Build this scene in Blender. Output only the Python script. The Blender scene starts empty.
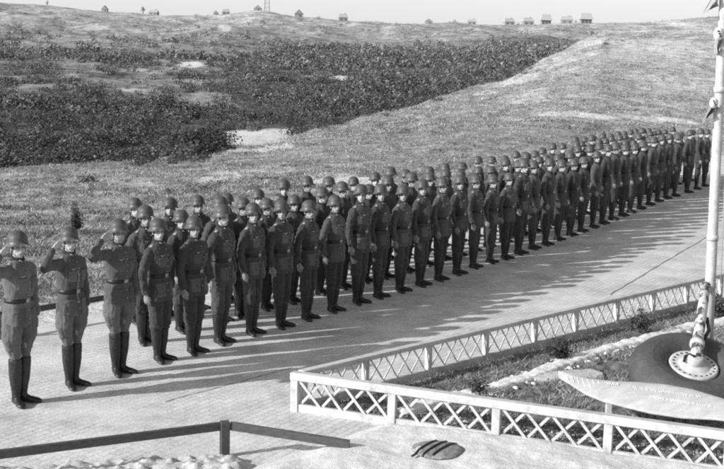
import bpy, math, random
import numpy as np
from mathutils import Vector, Matrix, noise

random.seed(7); rng = np.random.default_rng(7)
scene = bpy.context.scene
COL = scene.collection
R = math.radians

# ------------------------------------------------------------------ camera
F_PX, CAM_H, PITCH, ROLL = 1109.867, 3.766, 0.1546736, 0.025893
cp, sp = math.cos(PITCH), math.sin(PITCH)
c_, s_ = math.cos(ROLL), math.sin(ROLL)
FW = np.array([0, cp, -sp]); UP0 = np.array([0, sp, cp]); RT0 = np.array([1, 0, 0.0])
RT = RT0 * c_ + UP0 * s_; UP = -RT0 * s_ + UP0 * c_
cam_d = bpy.data.cameras.new('camera'); cam = bpy.data.objects.new('camera', cam_d); COL.objects.link(cam)
cam.matrix_world = Matrix(((RT[0], UP[0], -FW[0], 0), (RT[1], UP[1], -FW[1], 0), (RT[2], UP[2], -FW[2], CAM_H), (0, 0, 0, 1)))
cam_d.sensor_width = 36; cam_d.lens = 36 * F_PX / 724; cam_d.clip_end = 6000; cam_d.clip_start = 0.1
scene.camera = cam

def at(px, py, z=0.0):
    """world point at height z seen at photo pixel (px, py)"""
    d = FW * F_PX + RT * (px - 362) - UP * (py - 234.5)
    t = (z - CAM_H) / d[2]
    return np.array([0, 0, CAM_H]) + d * t
def to_px(x, y, z):
    X, Y, Z = x, y, z - CAM_H
    w = X * FW[0] + Y * FW[1] + Z * FW[2]
    return 362 + F_PX * (X * RT[0] + Y * RT[1] + Z * RT[2]) / w, 234.5 - F_PX * (X * UP[0] + Y * UP[1] + Z * UP[2]) / w

# ------------------------------------------------------------------ noise
def _h(i, j, s):
    v = np.sin(i * 127.1 + j * 311.7 + s * 74.7) * 43758.5453
    return v - np.floor(v)
def vn(x, y, s=0):
    x = np.asarray(x, float); y = np.asarray(y, float)
    i = np.floor(x); j = np.floor(y); u = x - i; v = y - j
    u = u * u * (3 - 2 * u); v = v * v * (3 - 2 * v)
    return (_h(i, j, s) * (1 - u) + _h(i + 1, j, s) * u) * (1 - v) + (_h(i, j + 1, s) * (1 - u) + _h(i + 1, j + 1, s) * u) * v
def fbm(x, y, s=0, o=4):
    a = 0; amp = 0.5; t = 0
    for k in range(o):
        a = a + amp * (vn(x, y, s + k) - 0.5); t += amp
        x, y = 2.03 * (x * .8 - y * .6), 2.03 * (x * .6 + y * .8); amp *= .5
    return a / t * 2
def sstep(a, b, x):
    t = np.clip((x - a) / (b - a), 0, 1); return t * t * (3 - 2 * t)

# ------------------------------------------------------------------ terrain
TX = [-900, -400, 0, 200, 230, 262, 296, 400, 500, 560, 600, 650, 724, 900, 1500]
TD = [44, 46, 48, 55, 58, 62, 68, 90, 110, 125, 140, 150, 160, 165, 165]
TY = [165, 165, 165, 157, 150, 145.5, 134, 109, 79, 53, 33, 27, 19, 10, 0]       # photo row of the near crest
HY = [52 + .0259 * x for x in TX]
TZ = [3.77 - (y - h) / 1110 * d for y, h, d in zip(TY, HY, TD)]
T0 = [17, 17, 18.5, 23, 24, 25.5, 27, 32, 40, 45, 50, 56, 62, 66, 66]
FD = [40, 60, 80, 120, 180, 260, 350, 440, 480, 620, 900, 1500, 4000]
FZ = [-3, -3.3, -3.5, -2.0, 1.5, 6.2, 12.0, 19.0, 21.5, 17, 9, 0, -6]
SX = [-900, -200, 0, 60, 110, 160, 200, 235, 262, 300, 340, 400, 450, 500, 550, 600, 640, 900, 1500]
SY = [2, 2, 6, 10, 14, 17, 17.5, 15.5, 13.5, 19, 22, 25.5, 24.5, 26, 25, 26, 27, 20, 10]
SZ = [3.77 + (52 + .0259 * x - y) * 480 / 1110 for x, y in zip(SX, SY)]
def terr(x, y, bumps=True):
    x = np.asarray(x, float); y = np.asarray(y, float)
    D = np.hypot(x, y); th = np.arctan2(x, y)
    xi = 366 + 1110 * np.tan(np.clip(th, -.8, .8)) * 1.0
    dc = np.interp(xi, TX, TD); zc = np.interp(xi, TX, TZ); d0 = np.interp(xi, TX, T0)
    s = np.clip((D - d0) / (dc - d0), 0, 1)
    near = zc * (s ** 1.5 * (1 - .25 * s) / .75)
    sk = np.interp(xi, SX, SZ)
    far = np.interp(D, FD, FZ); k = sstep(250, 470, D)
    far = far * (1 - k + k * sk / 21.5)
    t = sstep(0, 1, (D - dc) / np.maximum(14, dc * .22))
    z = np.where(D < dc, near, zc * (1 - t) + far * t)
    back = sstep(1.6, 2.6, np.abs(th))                     # open flat ground behind the camera
    z = z * (1 - back)
    if bumps:
        g = sstep(0, 6, D - d0)
        z = z + g * (1 - back) * (fbm(x / 5.0, y / 5.0, 3, 3) * .16 + fbm(x * .9, y * .9, 9, 2) * .05)
        m = sstep(120, 330, D) * (1 - sstep(900, 1500, D))
        z = z + m * (1 - back) * (fbm(x / 38.0, y / 30.0, 21, 5) * 4.2) * (1 - .62 * sstep(400, 480, D))
        z = z + sstep(50, 90, D) * (1 - back) * fbm(x / 14.0, y / 14.0, 31, 3) * .55
    return z
def hit(px, py):
    d = FW * F_PX + RT * (px - 362) - UP * (py - 234.5); d = d / math.hypot(d[0], d[1])
    t = np.geomspace(8, 1200, 5000)
    P = np.array([0, 0, CAM_H]) + t[:, None] * d
    b = np.nonzero(P[:, 2] < terr(P[:, 0], P[:, 1]))[0]
    i = b[0] if len(b) else -1
    return P[i], t[i]

# formation frame: u runs along the front rank, n points to the rear ranks
DD = np.array([9.5, 15.5]); DD = DD / np.linalg.norm(DD); NN = np.array([-DD[1], DD[0]]); O0 = np.array([-1.86, 14.32])
def un(u, n): return O0 + DD * u + NN * n
def to_un(P): q = np.asarray(P)[:2] - O0; return float(q @ DD), float(q @ NN)

# ------------------------------------------------------------------ materials
def mat(name, base, rough=.9, nodes=None, spec=.3, metal=0.0):
    m = bpy.data.materials.new(name); m.use_nodes = True
    nt = m.node_tree; b = nt.nodes['Principled BSDF']
    b.inputs['Roughness'].default_value = rough; b.inputs['Metallic'].default_value = metal
    b.inputs['Specular IOR Level'].default_value = spec
    b.inputs['Base Color'].default_value = (base, base, base, 1)
    if nodes: nodes(nt, b)
    return m
def N(nt, t, **kw):
    n = nt.nodes.new(t)
    for k, v in kw.items():
        if k in n.inputs: n.inputs[k].default_value = v
        else: setattr(n, k, v)
    return n
def coord(nt, kind='Object'):
    return N(nt, 'ShaderNodeTexCoord').outputs[kind]
def noi(nt, scale, detail=4, rough=.55, vec=None, kind='Object', stretch=None):
    n = N(nt, 'ShaderNodeTexNoise'); n.inputs['Scale'].default_value = scale
    n.inputs['Detail'].default_value = detail; n.inputs['Roughness'].default_value = rough
    v = vec if vec is not None else coord(nt, kind)
    if stretch:
        mp = N(nt, 'ShaderNodeMapping'); mp.inputs['Scale'].default_value = stretch
        nt.links.new(v, mp.inputs['Vector']); v = mp.outputs['Vector']
    nt.links.new(v, n.inputs['Vector'])
    return n.outputs['Fac']
def ramp(nt, fac, stops):
    r = N(nt, 'ShaderNodeValToRGB'); e = r.color_ramp.elements
    while len(e) < len(stops): e.new(.5)
    for q, (p, v) in zip(e, stops): q.position = p; q.color = (v, v, v, 1)
    nt.links.new(fac, r.inputs['Fac']); return r.outputs['Color']
def mth(nt, op, a, b=None, clamp=False):
    n = N(nt, 'ShaderNodeMath', operation=op); n.use_clamp = clamp
    for k, v in ((0, a), (1, b)):
        if v is None: continue
        if isinstance(v, (int, float)): n.inputs[k].default_value = v
        else: nt.links.new(v, n.inputs[k])
    return n.outputs[0]
def mixv(nt, fac, a, b):
    n = N(nt, 'ShaderNodeMix', data_type='FLOAT')
    for k, v in ((0, fac), (2, a), (3, b)):
        if isinstance(v, (int, float)): n.inputs[k].default_value = v
        else: nt.links.new(v, n.inputs[k])
    return n.outputs[0]
def bump(nt, b, h, strength=.5, dist=.01):
    n = N(nt, 'ShaderNodeBump'); n.inputs['Strength'].default_value = strength; n.inputs['Distance'].default_value = dist
    nt.links.new(h, n.inputs['Height']); nt.links.new(n.outputs['Normal'], b.inputs['Normal'])
def attr(nt, name): return N(nt, 'ShaderNodeAttribute', attribute_name=name).outputs['Fac']
def orand(nt): return N(nt, 'ShaderNodeObjectInfo').outputs['Random']

def cloth_nodes(lo, hi, bs=.5):
    def f(nt, b):
        v = ramp(nt, noi(nt, 9, 4, .6), [(.3, lo), (.7, hi)])
        k = mth(nt, 'ADD', mth(nt, 'MULTIPLY', orand(nt), .5), .75)
        w = ramp(nt, noi(nt, 160, 2, .7), [(.3, .6), (.7, 1.35)])
        v = mth(nt, 'MULTIPLY', mth(nt, 'MULTIPLY', v, k), w)
        nt.links.new(v, b.inputs['Base Color'])
        bump(nt, b, noi(nt, 22, 3, .5, stretch=(1, 1, .45)), bs, .012)
        b.inputs['Sheen Weight'].default_value = .15
    return f
M = {}
M['tunic'] = mat('tunic_wool', .075, .95, cloth_nodes(.052, .086, 1.0), .15)
M['trousers'] = mat('trouser_wool', .06, .95, cloth_nodes(.042, .070, 1.0), .15)
M['officer_tunic'] = mat('officer_tunic_wool', .1, .95, cloth_nodes(.085, .125, 1.0), .15)
M['officer_trousers'] = mat('officer_breeches_wool', .1, .95, cloth_nodes(.09, .13, 1.0), .15)
def scuffed(lo, hi, sc=14):
    def f(nt, b):
        nt.links.new(ramp(nt, noi(nt, sc, 5, .65), [(.35, lo), (.7, hi)]), b.inputs['Base Color'])
        nt.links.new(ramp(nt, noi(nt, sc * 1.7, 4, .6), [(.3, .32), (.7, .6)]), b.inputs['Roughness'])
        bump(nt, b, noi(nt, sc * 3, 3), .25, .006)
    return f
M['leather'] = mat('black_boot_leather', .02, .4, scuffed(.010, .03), .5)
M['belt'] = mat('black_belt_leather', .015, .5, scuffed(.010, .022), .4)
M['helmet'] = mat('helmet_paint', .11, .6, scuffed(.055, .10, 9), .3)
M['liner'] = mat('helmet_liner', .03, .8)
M['metal'] = mat('dull_buckle_metal', .35, .45, None, .5, .7)
M['badge'] = mat('pale_woven_badge', .34, .9)
M['collar'] = mat('dark_collar_cloth', .035, .95)
def skin_nodes(nt, b):
    t = attr(nt, 'tone'); v = ramp(nt, noi(nt, 30, 3), [(.3, .36), (.7, .48)])
    k = mth(nt, 'ADD', mth(nt, 'MULTIPLY', orand(nt), .35), .8)
    nt.links.new(mth(nt, 'MULTIPLY', mth(nt, 'MULTIPLY', v, t), k), b.inputs['Base Color'])
M['skin'] = mat('skin', .4, .6, skin_nodes, .35)
def white_nodes(nt, b):
    v = ramp(nt, noi(nt, 6, 6, .7), [(.25, .32), (.5, .56), (.8, .68)])
    g = ramp(nt, noi(nt, 45, 3, .6), [(.3, .82), (.55, 1)])
    nt.links.new(mth(nt, 'MULTIPLY', v, g), b.inputs['Base Color'])
    bump(nt, b, noi(nt, 60, 3, .6, stretch=(1, 1, .2)), .3, .004)
M['white'] = mat('whitewashed_wood', .75, .8, white_nodes, .2)
M['mast'] = mat('white_painted_mast', .75, .6, white_nodes, .3)
def rail_nodes(nt, b):
    nt.links.new(ramp(nt, noi(nt, 14, 6, .7, stretch=(1, 1, 6)), [(.3, .05), (.75, .13)]), b.inputs['Base Color'])
    bump(nt, b, noi(nt, 40, 4, .6, stretch=(.2, .2, 3)), .5, .006)
M['rail'] = mat('tarred_rail_wood', .05, .8, rail_nodes, .3)

def terrain_nodes(nt, b):
    pos = N(nt, 'ShaderNodeNewGeometry').outputs['Position']
    fine = ramp(nt, noi(nt, 7.0, 6, .7, pos), [(.34, .07), (.50, .24), (.66, .60)])
    mid = ramp(nt, noi(nt, .9, 6, .72, pos), [(.38, .08), (.5, .25), (.64, .55)])
    big = ramp(nt, noi(nt, .11, 7, .75, pos), [(.40, .12), (.52, .32), (.62, .50)])
    far = attr(nt, 'far'); sand = attr(nt, 'sand'); shrub = attr(nt, 'shrub')
    near_v = mixv(nt, .45, fine, mid)
    v = mixv(nt, far, near_v, mixv(nt, .5, mid, big))
    # low plants on the far dunes
    dots = N(nt, 'ShaderNodeTexVoronoi'); dots.inputs['Scale'].default_value = .22
    nt.links.new(pos, dots.inputs['Vector'])
    dk = ramp(nt, dots.outputs['Distance'], [(.12, .35), (.42, 1)])
    v = mixv(nt, mth(nt, 'MULTIPLY', far, .6), v, mth(nt, 'MULTIPLY', v, dk))
    v = mixv(nt, shrub, v, mth(nt, 'MULTIPLY', v, .34))
    sv = ramp(nt, noi(nt, 3.5, 7, .75, pos), [(.32, .35), (.68, .75)])
    edge = mth(nt, 'ADD', sand, mth(nt, 'MULTIPLY', mth(nt, 'SUBTRACT', noi(nt, 1.6, 5, .7, pos), .5), 1.1))
    e = ramp(nt, edge, [(.25, 0), (.80, 1)])
    e = mth(nt, 'MULTIPLY', e, mth(nt, 'MINIMUM', mth(nt, 'MULTIPLY', sand, 4), 1))
    v = mixv(nt, e, v, sv)
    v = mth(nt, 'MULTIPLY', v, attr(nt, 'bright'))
    nt.links.new(v, b.inputs['Base Color'])
    bump(nt, b, noi(nt, 5, 5, .7, pos), .8, .08)
M['terrain'] = mat('dune_ground', .25, 1, terrain_nodes, .05)
ANG = math.atan2(DD[1], DD[0])
def road_nodes(nt, b):
    pos = N(nt, 'ShaderNodeNewGeometry').outputs['Position']
    mp = N(nt, 'ShaderNodeMapping'); mp.inputs['Rotation'].default_value = (0, 0, -ANG)
    nt.links.new(pos, mp.inputs['Vector'])
    br = N(nt, 'ShaderNodeTexBrick'); br.inputs['Scale'].default_value = 4.6; br.inputs['Mortar Size'].default_value = .03
    br.inputs['Brick Width'].default_value = .95; br.inputs['Row Height'].default_value = .42
    br.inputs['Color1'].default_value = (1, 1, 1, 1); br.inputs['Color2'].default_value = (.86, .86, .86, 1); br.inputs['Mortar'].default_value = (.64, .64, .64, 1)
    nt.links.new(mp.outputs['Vector'], br.inputs['Vector'])
    base = ramp(nt, noi(nt, 1.3, 7, .7, pos), [(.3, .50), (.5, .70), (.7, .84)])
    gr = ramp(nt, noi(nt, 38, 4, .75, pos), [(.3, .76), (.65, 1.1)])
    sandy = ramp(nt, noi(nt, .5, 6, .7, pos), [(.47, 0), (.58, 1)])
    k = mixv(nt, mth(nt, 'MULTIPLY', sandy, .75), br.outputs['Color'], 1.0)
    v = mth(nt, 'MULTIPLY', mth(nt, 'MULTIPLY', base, gr), k)
    nt.links.new(v, b.inputs['Base Color'])
    bump(nt, b, noi(nt, 30, 4, .7, pos), .5, .012)
M['road'] = mat('brick_paving', .5, .95, road_nodes, .1)
M['joint'] = mat('dark_road_joint', .24, .95, None, .1)
def sand_nodes(lo, hi):
    def f(nt, b):
        pos = N(nt, 'ShaderNodeNewGeometry').outputs['Position']
        a = ramp(nt, noi(nt, 5, 7, .7, pos), [(.3, lo), (.65, hi)])
        g = ramp(nt, noi(nt, 60, 3, .7, pos), [(.3, .84), (.65, 1.06)])
        nt.links.new(mth(nt, 'MULTIPLY', a, g), b.inputs['Base Color'])
        bump(nt, b, noi(nt, 14, 6, .75, pos), .6, .03)
    return f
M['white_sand'] = mat('white_sand', .75, 1, sand_nodes(.60, .82), .05)
M['rough_sand'] = mat('rough_sand', .6, 1, sand_nodes(.42, .70), .05)
M['soil'] = mat('garden_soil', .12, 1, sand_nodes(.05, .30), .05)
M['stone'] = mat('whitewashed_stones', .75, .9, sand_nodes(.72, .9), .1)
def grass_nodes(nt, b):
    g = N(nt, 'ShaderNodeNewGeometry')
    v = ramp(nt, noi(nt, .7, 6, .72, g.outputs['Position']), [(.36, .12), (.64, .46)])
    nt.links.new(mth(nt, 'MULTIPLY', v, ramp(nt, g.outputs['Random Per Island'], [(0, .45), (.6, 1), (1, 1.5)])), b.inputs['Base Color'])
M['blade_grass'] = mat('dry_grass', .4, .9, grass_nodes, .1)
def leaf_nodes(lo, hi, haze_gain):
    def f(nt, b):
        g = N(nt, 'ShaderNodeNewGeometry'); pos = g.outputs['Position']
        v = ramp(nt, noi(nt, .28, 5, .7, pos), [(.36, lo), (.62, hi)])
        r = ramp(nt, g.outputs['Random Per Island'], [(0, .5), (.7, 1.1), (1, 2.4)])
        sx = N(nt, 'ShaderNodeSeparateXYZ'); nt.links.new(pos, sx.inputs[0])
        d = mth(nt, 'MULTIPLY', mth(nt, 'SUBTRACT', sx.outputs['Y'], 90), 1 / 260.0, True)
        v = mth(nt, 'ADD', mth(nt, 'MULTIPLY', v, r), mth(nt, 'MULTIPLY', d, haze_gain))  # distance haze painted into the leaf colour, paler with depth
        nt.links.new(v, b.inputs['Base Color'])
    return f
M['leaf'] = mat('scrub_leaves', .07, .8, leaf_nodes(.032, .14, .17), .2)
M['leaf_dark'] = mat('dark_leaves', .05, .8, leaf_nodes(.025, .06, .0), .2)
M['bark'] = mat('bark', .1, .95)
M['tyre'] = mat('tyre_rubber', .05, .6, sand_nodes(.055, .10), .5)
M['hub'] = mat('hub_paint', .6, .55, white_nodes, .4)
M['hole'] = mat('dark_hole', .02, .9)
def camo_nodes(nt, b):
    e = ramp(nt, noi(nt, 9, 7, .75, stretch=(1, 1, .6)), [(.47, .60), (.53, .07)])
    nt.links.new(e, b.inputs['Base Color'])
M['camo'] = mat('flaking_strut_paint', .5, .7, camo_nodes, .3)
def prop_nodes(nt, b):
    v = ramp(nt, noi(nt, 4, 7, .75, stretch=(1, 3, 1)), [(.3, .34), (.7, .52)])
    g = ramp(nt, noi(nt, 90, 3, .7), [(.3, .8), (.6, 1.05)])
    nt.links.new(mth(nt, 'MULTIPLY', v, g), b.inputs['Base Color'])
M['prop'] = mat('weathered_blade_metal', .55, .6, prop_nodes, .4)
M['letter'] = mat('pale_lettering', .78, .7)
M['flag'] = mat('grey_bunting', .22, .95, cloth_nodes(.24, .34), .1)
M['flagwhite'] = mat('white_bunting', .7, .9)
M['house_wall'] = mat('far_house_wall', .24, .9, sand_nodes(.22, .34), .1)
M['house_roof'] = mat('far_house_roof', .34, .9, sand_nodes(.36, .48), .1)
M['house_dark'] = mat('far_house_opening', .12, .9)
M['house_dim'] = mat('far_house_dim_wall', .3, .9, sand_nodes(.26, .36), .1)
M['mat_dark'] = mat('woven_mat', .1, .95, scuffed(.14, .38, 20), .1)
for m_ in ('mat_dark',): M[m_].node_tree.nodes['Principled BSDF'].inputs['Specular IOR Level'].default_value = .05

# ------------------------------------------------------------------ builders
def fast_mesh(name, V, Fc):
    V = np.asarray(V, np.float32); Fc = np.asarray(Fc, np.int32); k = Fc.shape[1]
    me = bpy.data.meshes.new(name)
    me.vertices.add(len(V)); me.vertices.foreach_set('co', V.ravel())
    me.loops.add(Fc.size); me.loops.foreach_set('vertex_index', Fc.ravel())
    me.polygons.add(len(Fc)); me.polygons.foreach_set('loop_start', np.arange(0, Fc.size, k, dtype=np.int32))
    me.update(calc_edges=True); me.validate()
    return me
def link(name, me, m, parent=None, loc=None, smooth=True):
    o = bpy.data.objects.new(name, me); COL.objects.link(o)
    if m is not None and not me.materials: me.materials.append(m)
    if smooth and len(me.polygons): me.polygons.foreach_set('use_smooth', [True] * len(me.polygons))
    if parent: o.parent = parent
    if loc is not None: o.location = loc
    return o
def tag(o, label=None, cat=None, group=None, kind=None):
    if label: o['label'] = label
    if cat: o['category'] = cat
    if group: o['group'] = group
    if kind: o['kind'] = kind
    return o
def empty(name, loc=(0, 0, 0), rz=0):
    o = bpy.data.objects.new(name, None); COL.objects.link(o); o.location = loc; o.rotation_euler = (0, 0, rz)
    o.empty_display_size = .1
    return o
class MB:
    def __init__(s): s.v = []; s.f = []
    def add(s, vs, fs):
        b = len(s.v); s.v += [tuple(map(float, v)) for v in vs]; s.f += [tuple(b + i for i in f) for f in fs]; return s
    def rings(s, rings, caps=True):
        n = len(rings[0]); vs = [p for r in rings for p in r]; fs = []
        for k in range(len(rings) - 1):
            for i in range(n):
                j = (i + 1) % n; fs.append((k * n + i, k * n + j, (k + 1) * n + j, (k + 1) * n + i))
        if caps: fs.append(tuple(range(n))[::-1]); fs.append(tuple((len(rings) - 1) * n + i for i in range(n)))
        return s.add(vs, fs)
    def tube(s, pts, rad, n=12, flat=1.0, ref=None, caps=True):
        pts = [Vector(p) for p in pts]; rr = rad if hasattr(rad, '__len__') else [rad] * len(pts)
        rings = []; ref = Vector(ref) if ref is not None else None
        prev = None
        for k, p in enumerate(pts):
            t = (pts[min(k + 1, len(pts) - 1)] - pts[max(k - 1, 0)]).normalized()
            if prev is None:
                a = ref if ref is not None else (Vector((1, 0, 0)) if abs(t.x) < .8 else Vector((0, 1, 0)))
            else: a = prev
            a = (a - t * a.dot(t)).normalized(); b = t.cross(a); prev = a
            rings.append([p + a * (rr[k] * math.cos(q)) + b * (rr[k] * flat * math.sin(q)) for q in [2 * math.pi * i / n for i in range(n)]])
        return s.rings(rings, caps)
    def ell(s, c, r, n=16, m=10, rot=None):
        c = Vector(c); rings = []
        for j in range(1, m):
            ph = math.pi * j / m
            ring = []
            for i in range(n):
                q = 2 * math.pi * i / n
                v = Vector((r[0] * math.sin(ph) * math.cos(q), r[1] * math.sin(ph) * math.sin(q), -r[2] * math.cos(ph)))
                if rot: v = rot @ v
                ring.append(c + v)
            rings.append(ring)
        b = len(s.v); s.rings(rings, False)
        lo = Vector((0, 0, -r[2])); hi = Vector((0, 0, r[2]))
        if rot: lo = rot @ lo; hi = rot @ hi
        k = len(s.v); s.v += [tuple(c + lo), tuple(c + hi)]; last = b + (m - 2) * n
        for i in range(n):
            j = (i + 1) % n; s.f.append((k, b + j, b + i)); s.f.append((k + 1, last + i, last + j))
        return s
    def box(s, c, size, rot=None, taper=1.0):
        c = Vector(c); vs = []
        for z in (-1, 1):
            for x, y in ((-1, -1), (1, -1), (1, 1), (-1, 1)):
                t = taper if z > 0 else 1
                v = Vector((x * size[0] / 2 * t, y * size[1] / 2 * t, z * size[2] / 2))
                if rot: v = rot @ v
                vs.append(c + v)
        return s.add(vs, [(3, 2, 1, 0), (4, 5, 6, 7), (0, 1, 5, 4), (1, 2, 6, 5), (2, 3, 7, 6), (3, 0, 4, 7)])
    def bar(s, a, b, w, h, up=(0, 0, 1)):
        """box from a to b, w across, h along up"""
        a = Vector(a); b = Vector(b); t = (b - a); L = t.length; t.normalize()
        u = Vector(up); u = (u - t * u.dot(t)).normalized(); q = t.cross(u)
        rot = Matrix((t, q, u)).transposed()
        return s.box((a + b) / 2, (L, w, h), rot)
    def mesh(s, name):
        me = bpy.data.meshes.new(name); me.from_pydata(s.v, [], s.f); me.update(); return me
    def build(s, name, m, parent=None, smooth=False, bev=0, loc=None):
        me = s.mesh(name)
        if bev:
            import bmesh
            bm = bmesh.new(); bm.from_mesh(me)
            bmesh.ops.bevel(bm, geom=list(bm.edges), offset=bev, segments=1, affect='EDGES', profile=.7)
            bm.to_mesh(me); bm.free()
        return link(name, me, m, parent, loc, smooth)
def remeshed(mb, name, voxel, smooth=2, disp=None):
    import bmesh
    me = mb.mesh(name)
    bm = bmesh.new(); bm.from_mesh(me); bmesh.ops.recalc_face_normals(bm, faces=bm.faces); bm.to_mesh(me); bm.free()
    o = bpy.data.objects.new('tmp', me); COL.objects.link(o)
    r = o.modifiers.new('r', 'REMESH'); r.mode = 'VOXEL'; r.voxel_size = voxel
    if smooth:
        q = o.modifiers.new('s', 'SMOOTH'); q.factor = .5; q.iterations = smooth
    dg = bpy.context.evaluated_depsgraph_get()
    out = bpy.data.meshes.new_from_object(o.evaluated_get(dg)); out.name = name
    bpy.data.objects.remove(o); bpy.data.meshes.remove(me)
    if disp:
        nn = [v.normal.copy() for v in out.vertices]
        for v, n_ in zip(out.vertices, nn): v.co += n_ * disp(v.co)
        out.update()
    return out

# ------------------------------------------------------------------ soldier meshes (front = +X, left = +Y)
TORSO = [(.795, .212, .150, .0), (.86, .207, .150, .0), (.95, .195, .145, .0), (1.04, .182, .135, .0), (1.12, .160, .122, .002), (1.19, .172, .130, .006),
         (1.28, .190, .142, .012), (1.36, .200, .142, .012), (1.42, .200, .130, .006), (1.465, .178, .108, 0), (1.50, .120, .085, -.006), (1.525, .078, .074, -.008), (1.565, .066, .069, -.002)]
def torso_at(z):
    for a, b in zip(TORSO, TORSO[1:]):
        if a[0] <= z <= b[0]:
            t = (z - a[0]) / (b[0] - a[0]); return [a[i] + (b[i] - a[i]) * t for i in (1, 2, 3)]
    return TORSO[0][1:] if z < 1 else TORSO[-1][1:]
def ring_t(z, off=0, n=32, e=.86):
    w, d, x0 = torso_at(z); r = []
    for i in range(n):
        q = 2 * math.pi * i / n; c, s = math.cos(q), math.sin(q)
        r.append((x0 + (d + off) * math.copysign(abs(c) ** e, c), (w + off) * math.copysign(abs(s) ** e, s), z))
    return r
def front_x(y, z, off=0, e=.86):
    w, d, x0 = torso_at(z); s = min(.999, abs(y) / w)
    c = (1 - (s ** (1 / e)) ** 2) ** .5
    return x0 + d * c ** e + off
def arm_path(side, kind):
    if kind == 'salute' and side < 0:
        return [(-.005, -.150, 1.43), (.0, -.205, 1.435), (.012, -.355, 1.435), (.026, -.465, 1.425), (.030, -.435, 1.475), (.015, -.36, 1.545), (-.005, -.285, 1.61)]
    k = {'a': (0, 0), 'b': (.02, .03), 'c': (-.015, -.012), 'd': (.035, .012), 'e': (.0, .045), 'f': (-.02, .02), 'salute': (0, 0)}[kind]
    s = side
    if side > 0 and kind in 'de': k = (.01, .0)
    return [(-.005, s * .150, 1.43), (-.005, s * .205, 1.41), (-.022, s * (.245 + k[1] * .5), 1.29), (-.030 + k[0] * .5, s * (.268 + k[1]), 1.165), (-.018 + k[0], s * (.268 + k[1]), 1.08), (.012 + k[0] * 1.5, s * (.258 + k[1]), .98), (.03 + k[0] * 2, s * (.245 + k[1]), .905)]
def tunic_mesh(kind, hem=.795, seed=0):
    mb = MB(); rs = []
    zs = [hem] + [.82, .86, .90, .95, 1.0, 1.04, 1.08, 1.115, 1.15, 1.19, 1.24, 1.28, 1.32, 1.36, 1.39, 1.42, 1.445, 1.465, 1.485, 1.50, 1.525, 1.545]
    zs = [z for z in zs if z >= hem]
    for z in zs: rs.append(ring_t(z, .004))
    mb.rings(rs)
    for s in (-1, 1):
        P = arm_path(s, kind)
        if kind == 'salute' and s < 0: mb.ell((P[3][0], P[3][1] + .012, P[3][2] + .012), (.056, .056, .056), 16, 10)
        mb.tube(P, [.070, .073, .066, .060, .058, .054, .050] if not (kind == 'salute' and s < 0) else [.070, .072, .060, .052, .050, .046, .040], 14)
    def disp(c):
        k = .010 * noise.noise(Vector((c.x * 14, c.y * 14 + seed * 7, c.z * 8))) + .006 * noise.noise(Vector((c.x * 34, c.y * 34, c.z * 20 + seed)))
        if c.z < 1.1 and abs(c.y) < .2: k += .004 * math.sin(math.atan2(c.y, c.x) * 9 + seed) * (1.1 - c.z) / .3
        if abs(c.y) > .19 and c.z < 1.4: k += .004 * math.sin(c.z * 70 + c.x * 50 + c.y * 30 + seed)
        return k
    return remeshed(mb, 'tunic', .012, 3, disp)
def leg_axis(s): return [(0, s * .088, .90), (.004, s * .086, .72), (.01, s * .080, .52), (-.004, s * .072, .32), (-.012, s * .060, .12)]
def trouser_mesh(officer, seed=0):
    mb = MB()
    mb.rings([[(.0 + .115 * math.cos(q), .155 * math.sin(q), z) if z > .9 else (.0 + .10 * math.cos(q), .14 * math.sin(q), z) for q in [2 * math.pi * i / 20 for i in range(20)]] for z in (.83, .88, .95, 1.06)])
    for s in (-1, 1):
        if officer:
            pts = [(0, s * .085, .93), (.0, s * .110, .82), (-.004, s * .122, .72), (-.002, s * .106, .62), (.006, s * .085, .53), (.004, s * .078, .44)]
            rad = [.10, .115, .113, .084, .062, .056]
        else:
            pts = [(0, s * .082, .93), (.004, s * .088, .80), (.008, s * .086, .66), (.008, s * .084, .54), (.004, s * .080, .47), (0, s * .076, .42)]
            rad = [.104, .106, .097, .092, .097, .076]
        mb.tube(pts, rad, 16, ref=(1, 0, 0))
    def disp(c):
        k = .012 * noise.noise(Vector((c.x * 12, c.y * 12 + seed * 5, c.z * 6))) + .007 * noise.noise(Vector((c.x * 30, c.y * 30, c.z * 26 + seed)))
        if not officer and c.z < .6: k += .005 * math.sin(c.z * 80 + 35 * c.x + 20 * c.y + seed)
        return k
    return remeshed(mb, 'trousers', .012, 2, disp)
def boot_mesh(s, officer):
    mb = MB(); top = .50 if officer else .42
    ax = (-.012, s * .055)
    zs = [.07, .11, .16, .24, .32, top - .03, top]; rr = [.049, .047, .051, .063, .071, .073, .074 if not officer else .068]
    rings = []
    for z, r in zip(zs, rr):
        t = (z - .07) / .4; cx, cy = ax[0] + .012 * t, s * (.055 + .022 * t)
        rings.append([(cx + r * 1.06 * math.cos(q), cy + r * math.sin(q), z) for q in [2 * math.pi * i / 18 for i in range(18)]])
    mb.rings(rings)
    th = s * R(28); fx, fy = math.cos(th), math.sin(th)
    hx, hy = ax[0], ax[1]
    rings = []
    for t, w, h in ((-.075, .028, .055), (-.06, .036, .085), (-.02, .040, .105), (.03, .040, .100), (.08, .045, .075), (.13, .052, .062), (.17, .048, .052), (.20, .034, .042), (.215, .016, .03)):
        cx, cy = hx + fx * t, hy + fy * t; r = []
        for i in range(16):
            q = 2 * math.pi * i / 16
            a, b = math.cos(q) * w, (math.sin(q) * .5 + .5) * h
            r.append((cx - fy * a, cy + fx * a, max(.002, b)))
        rings.append(r)
    mb.rings(rings)
    return remeshed(mb, 'boot', .008, 1, lambda c: .003 * noise.noise(Vector((c.x * 30, c.y * 30, c.z * 45))) if c.z > .06 else 0)
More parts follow.
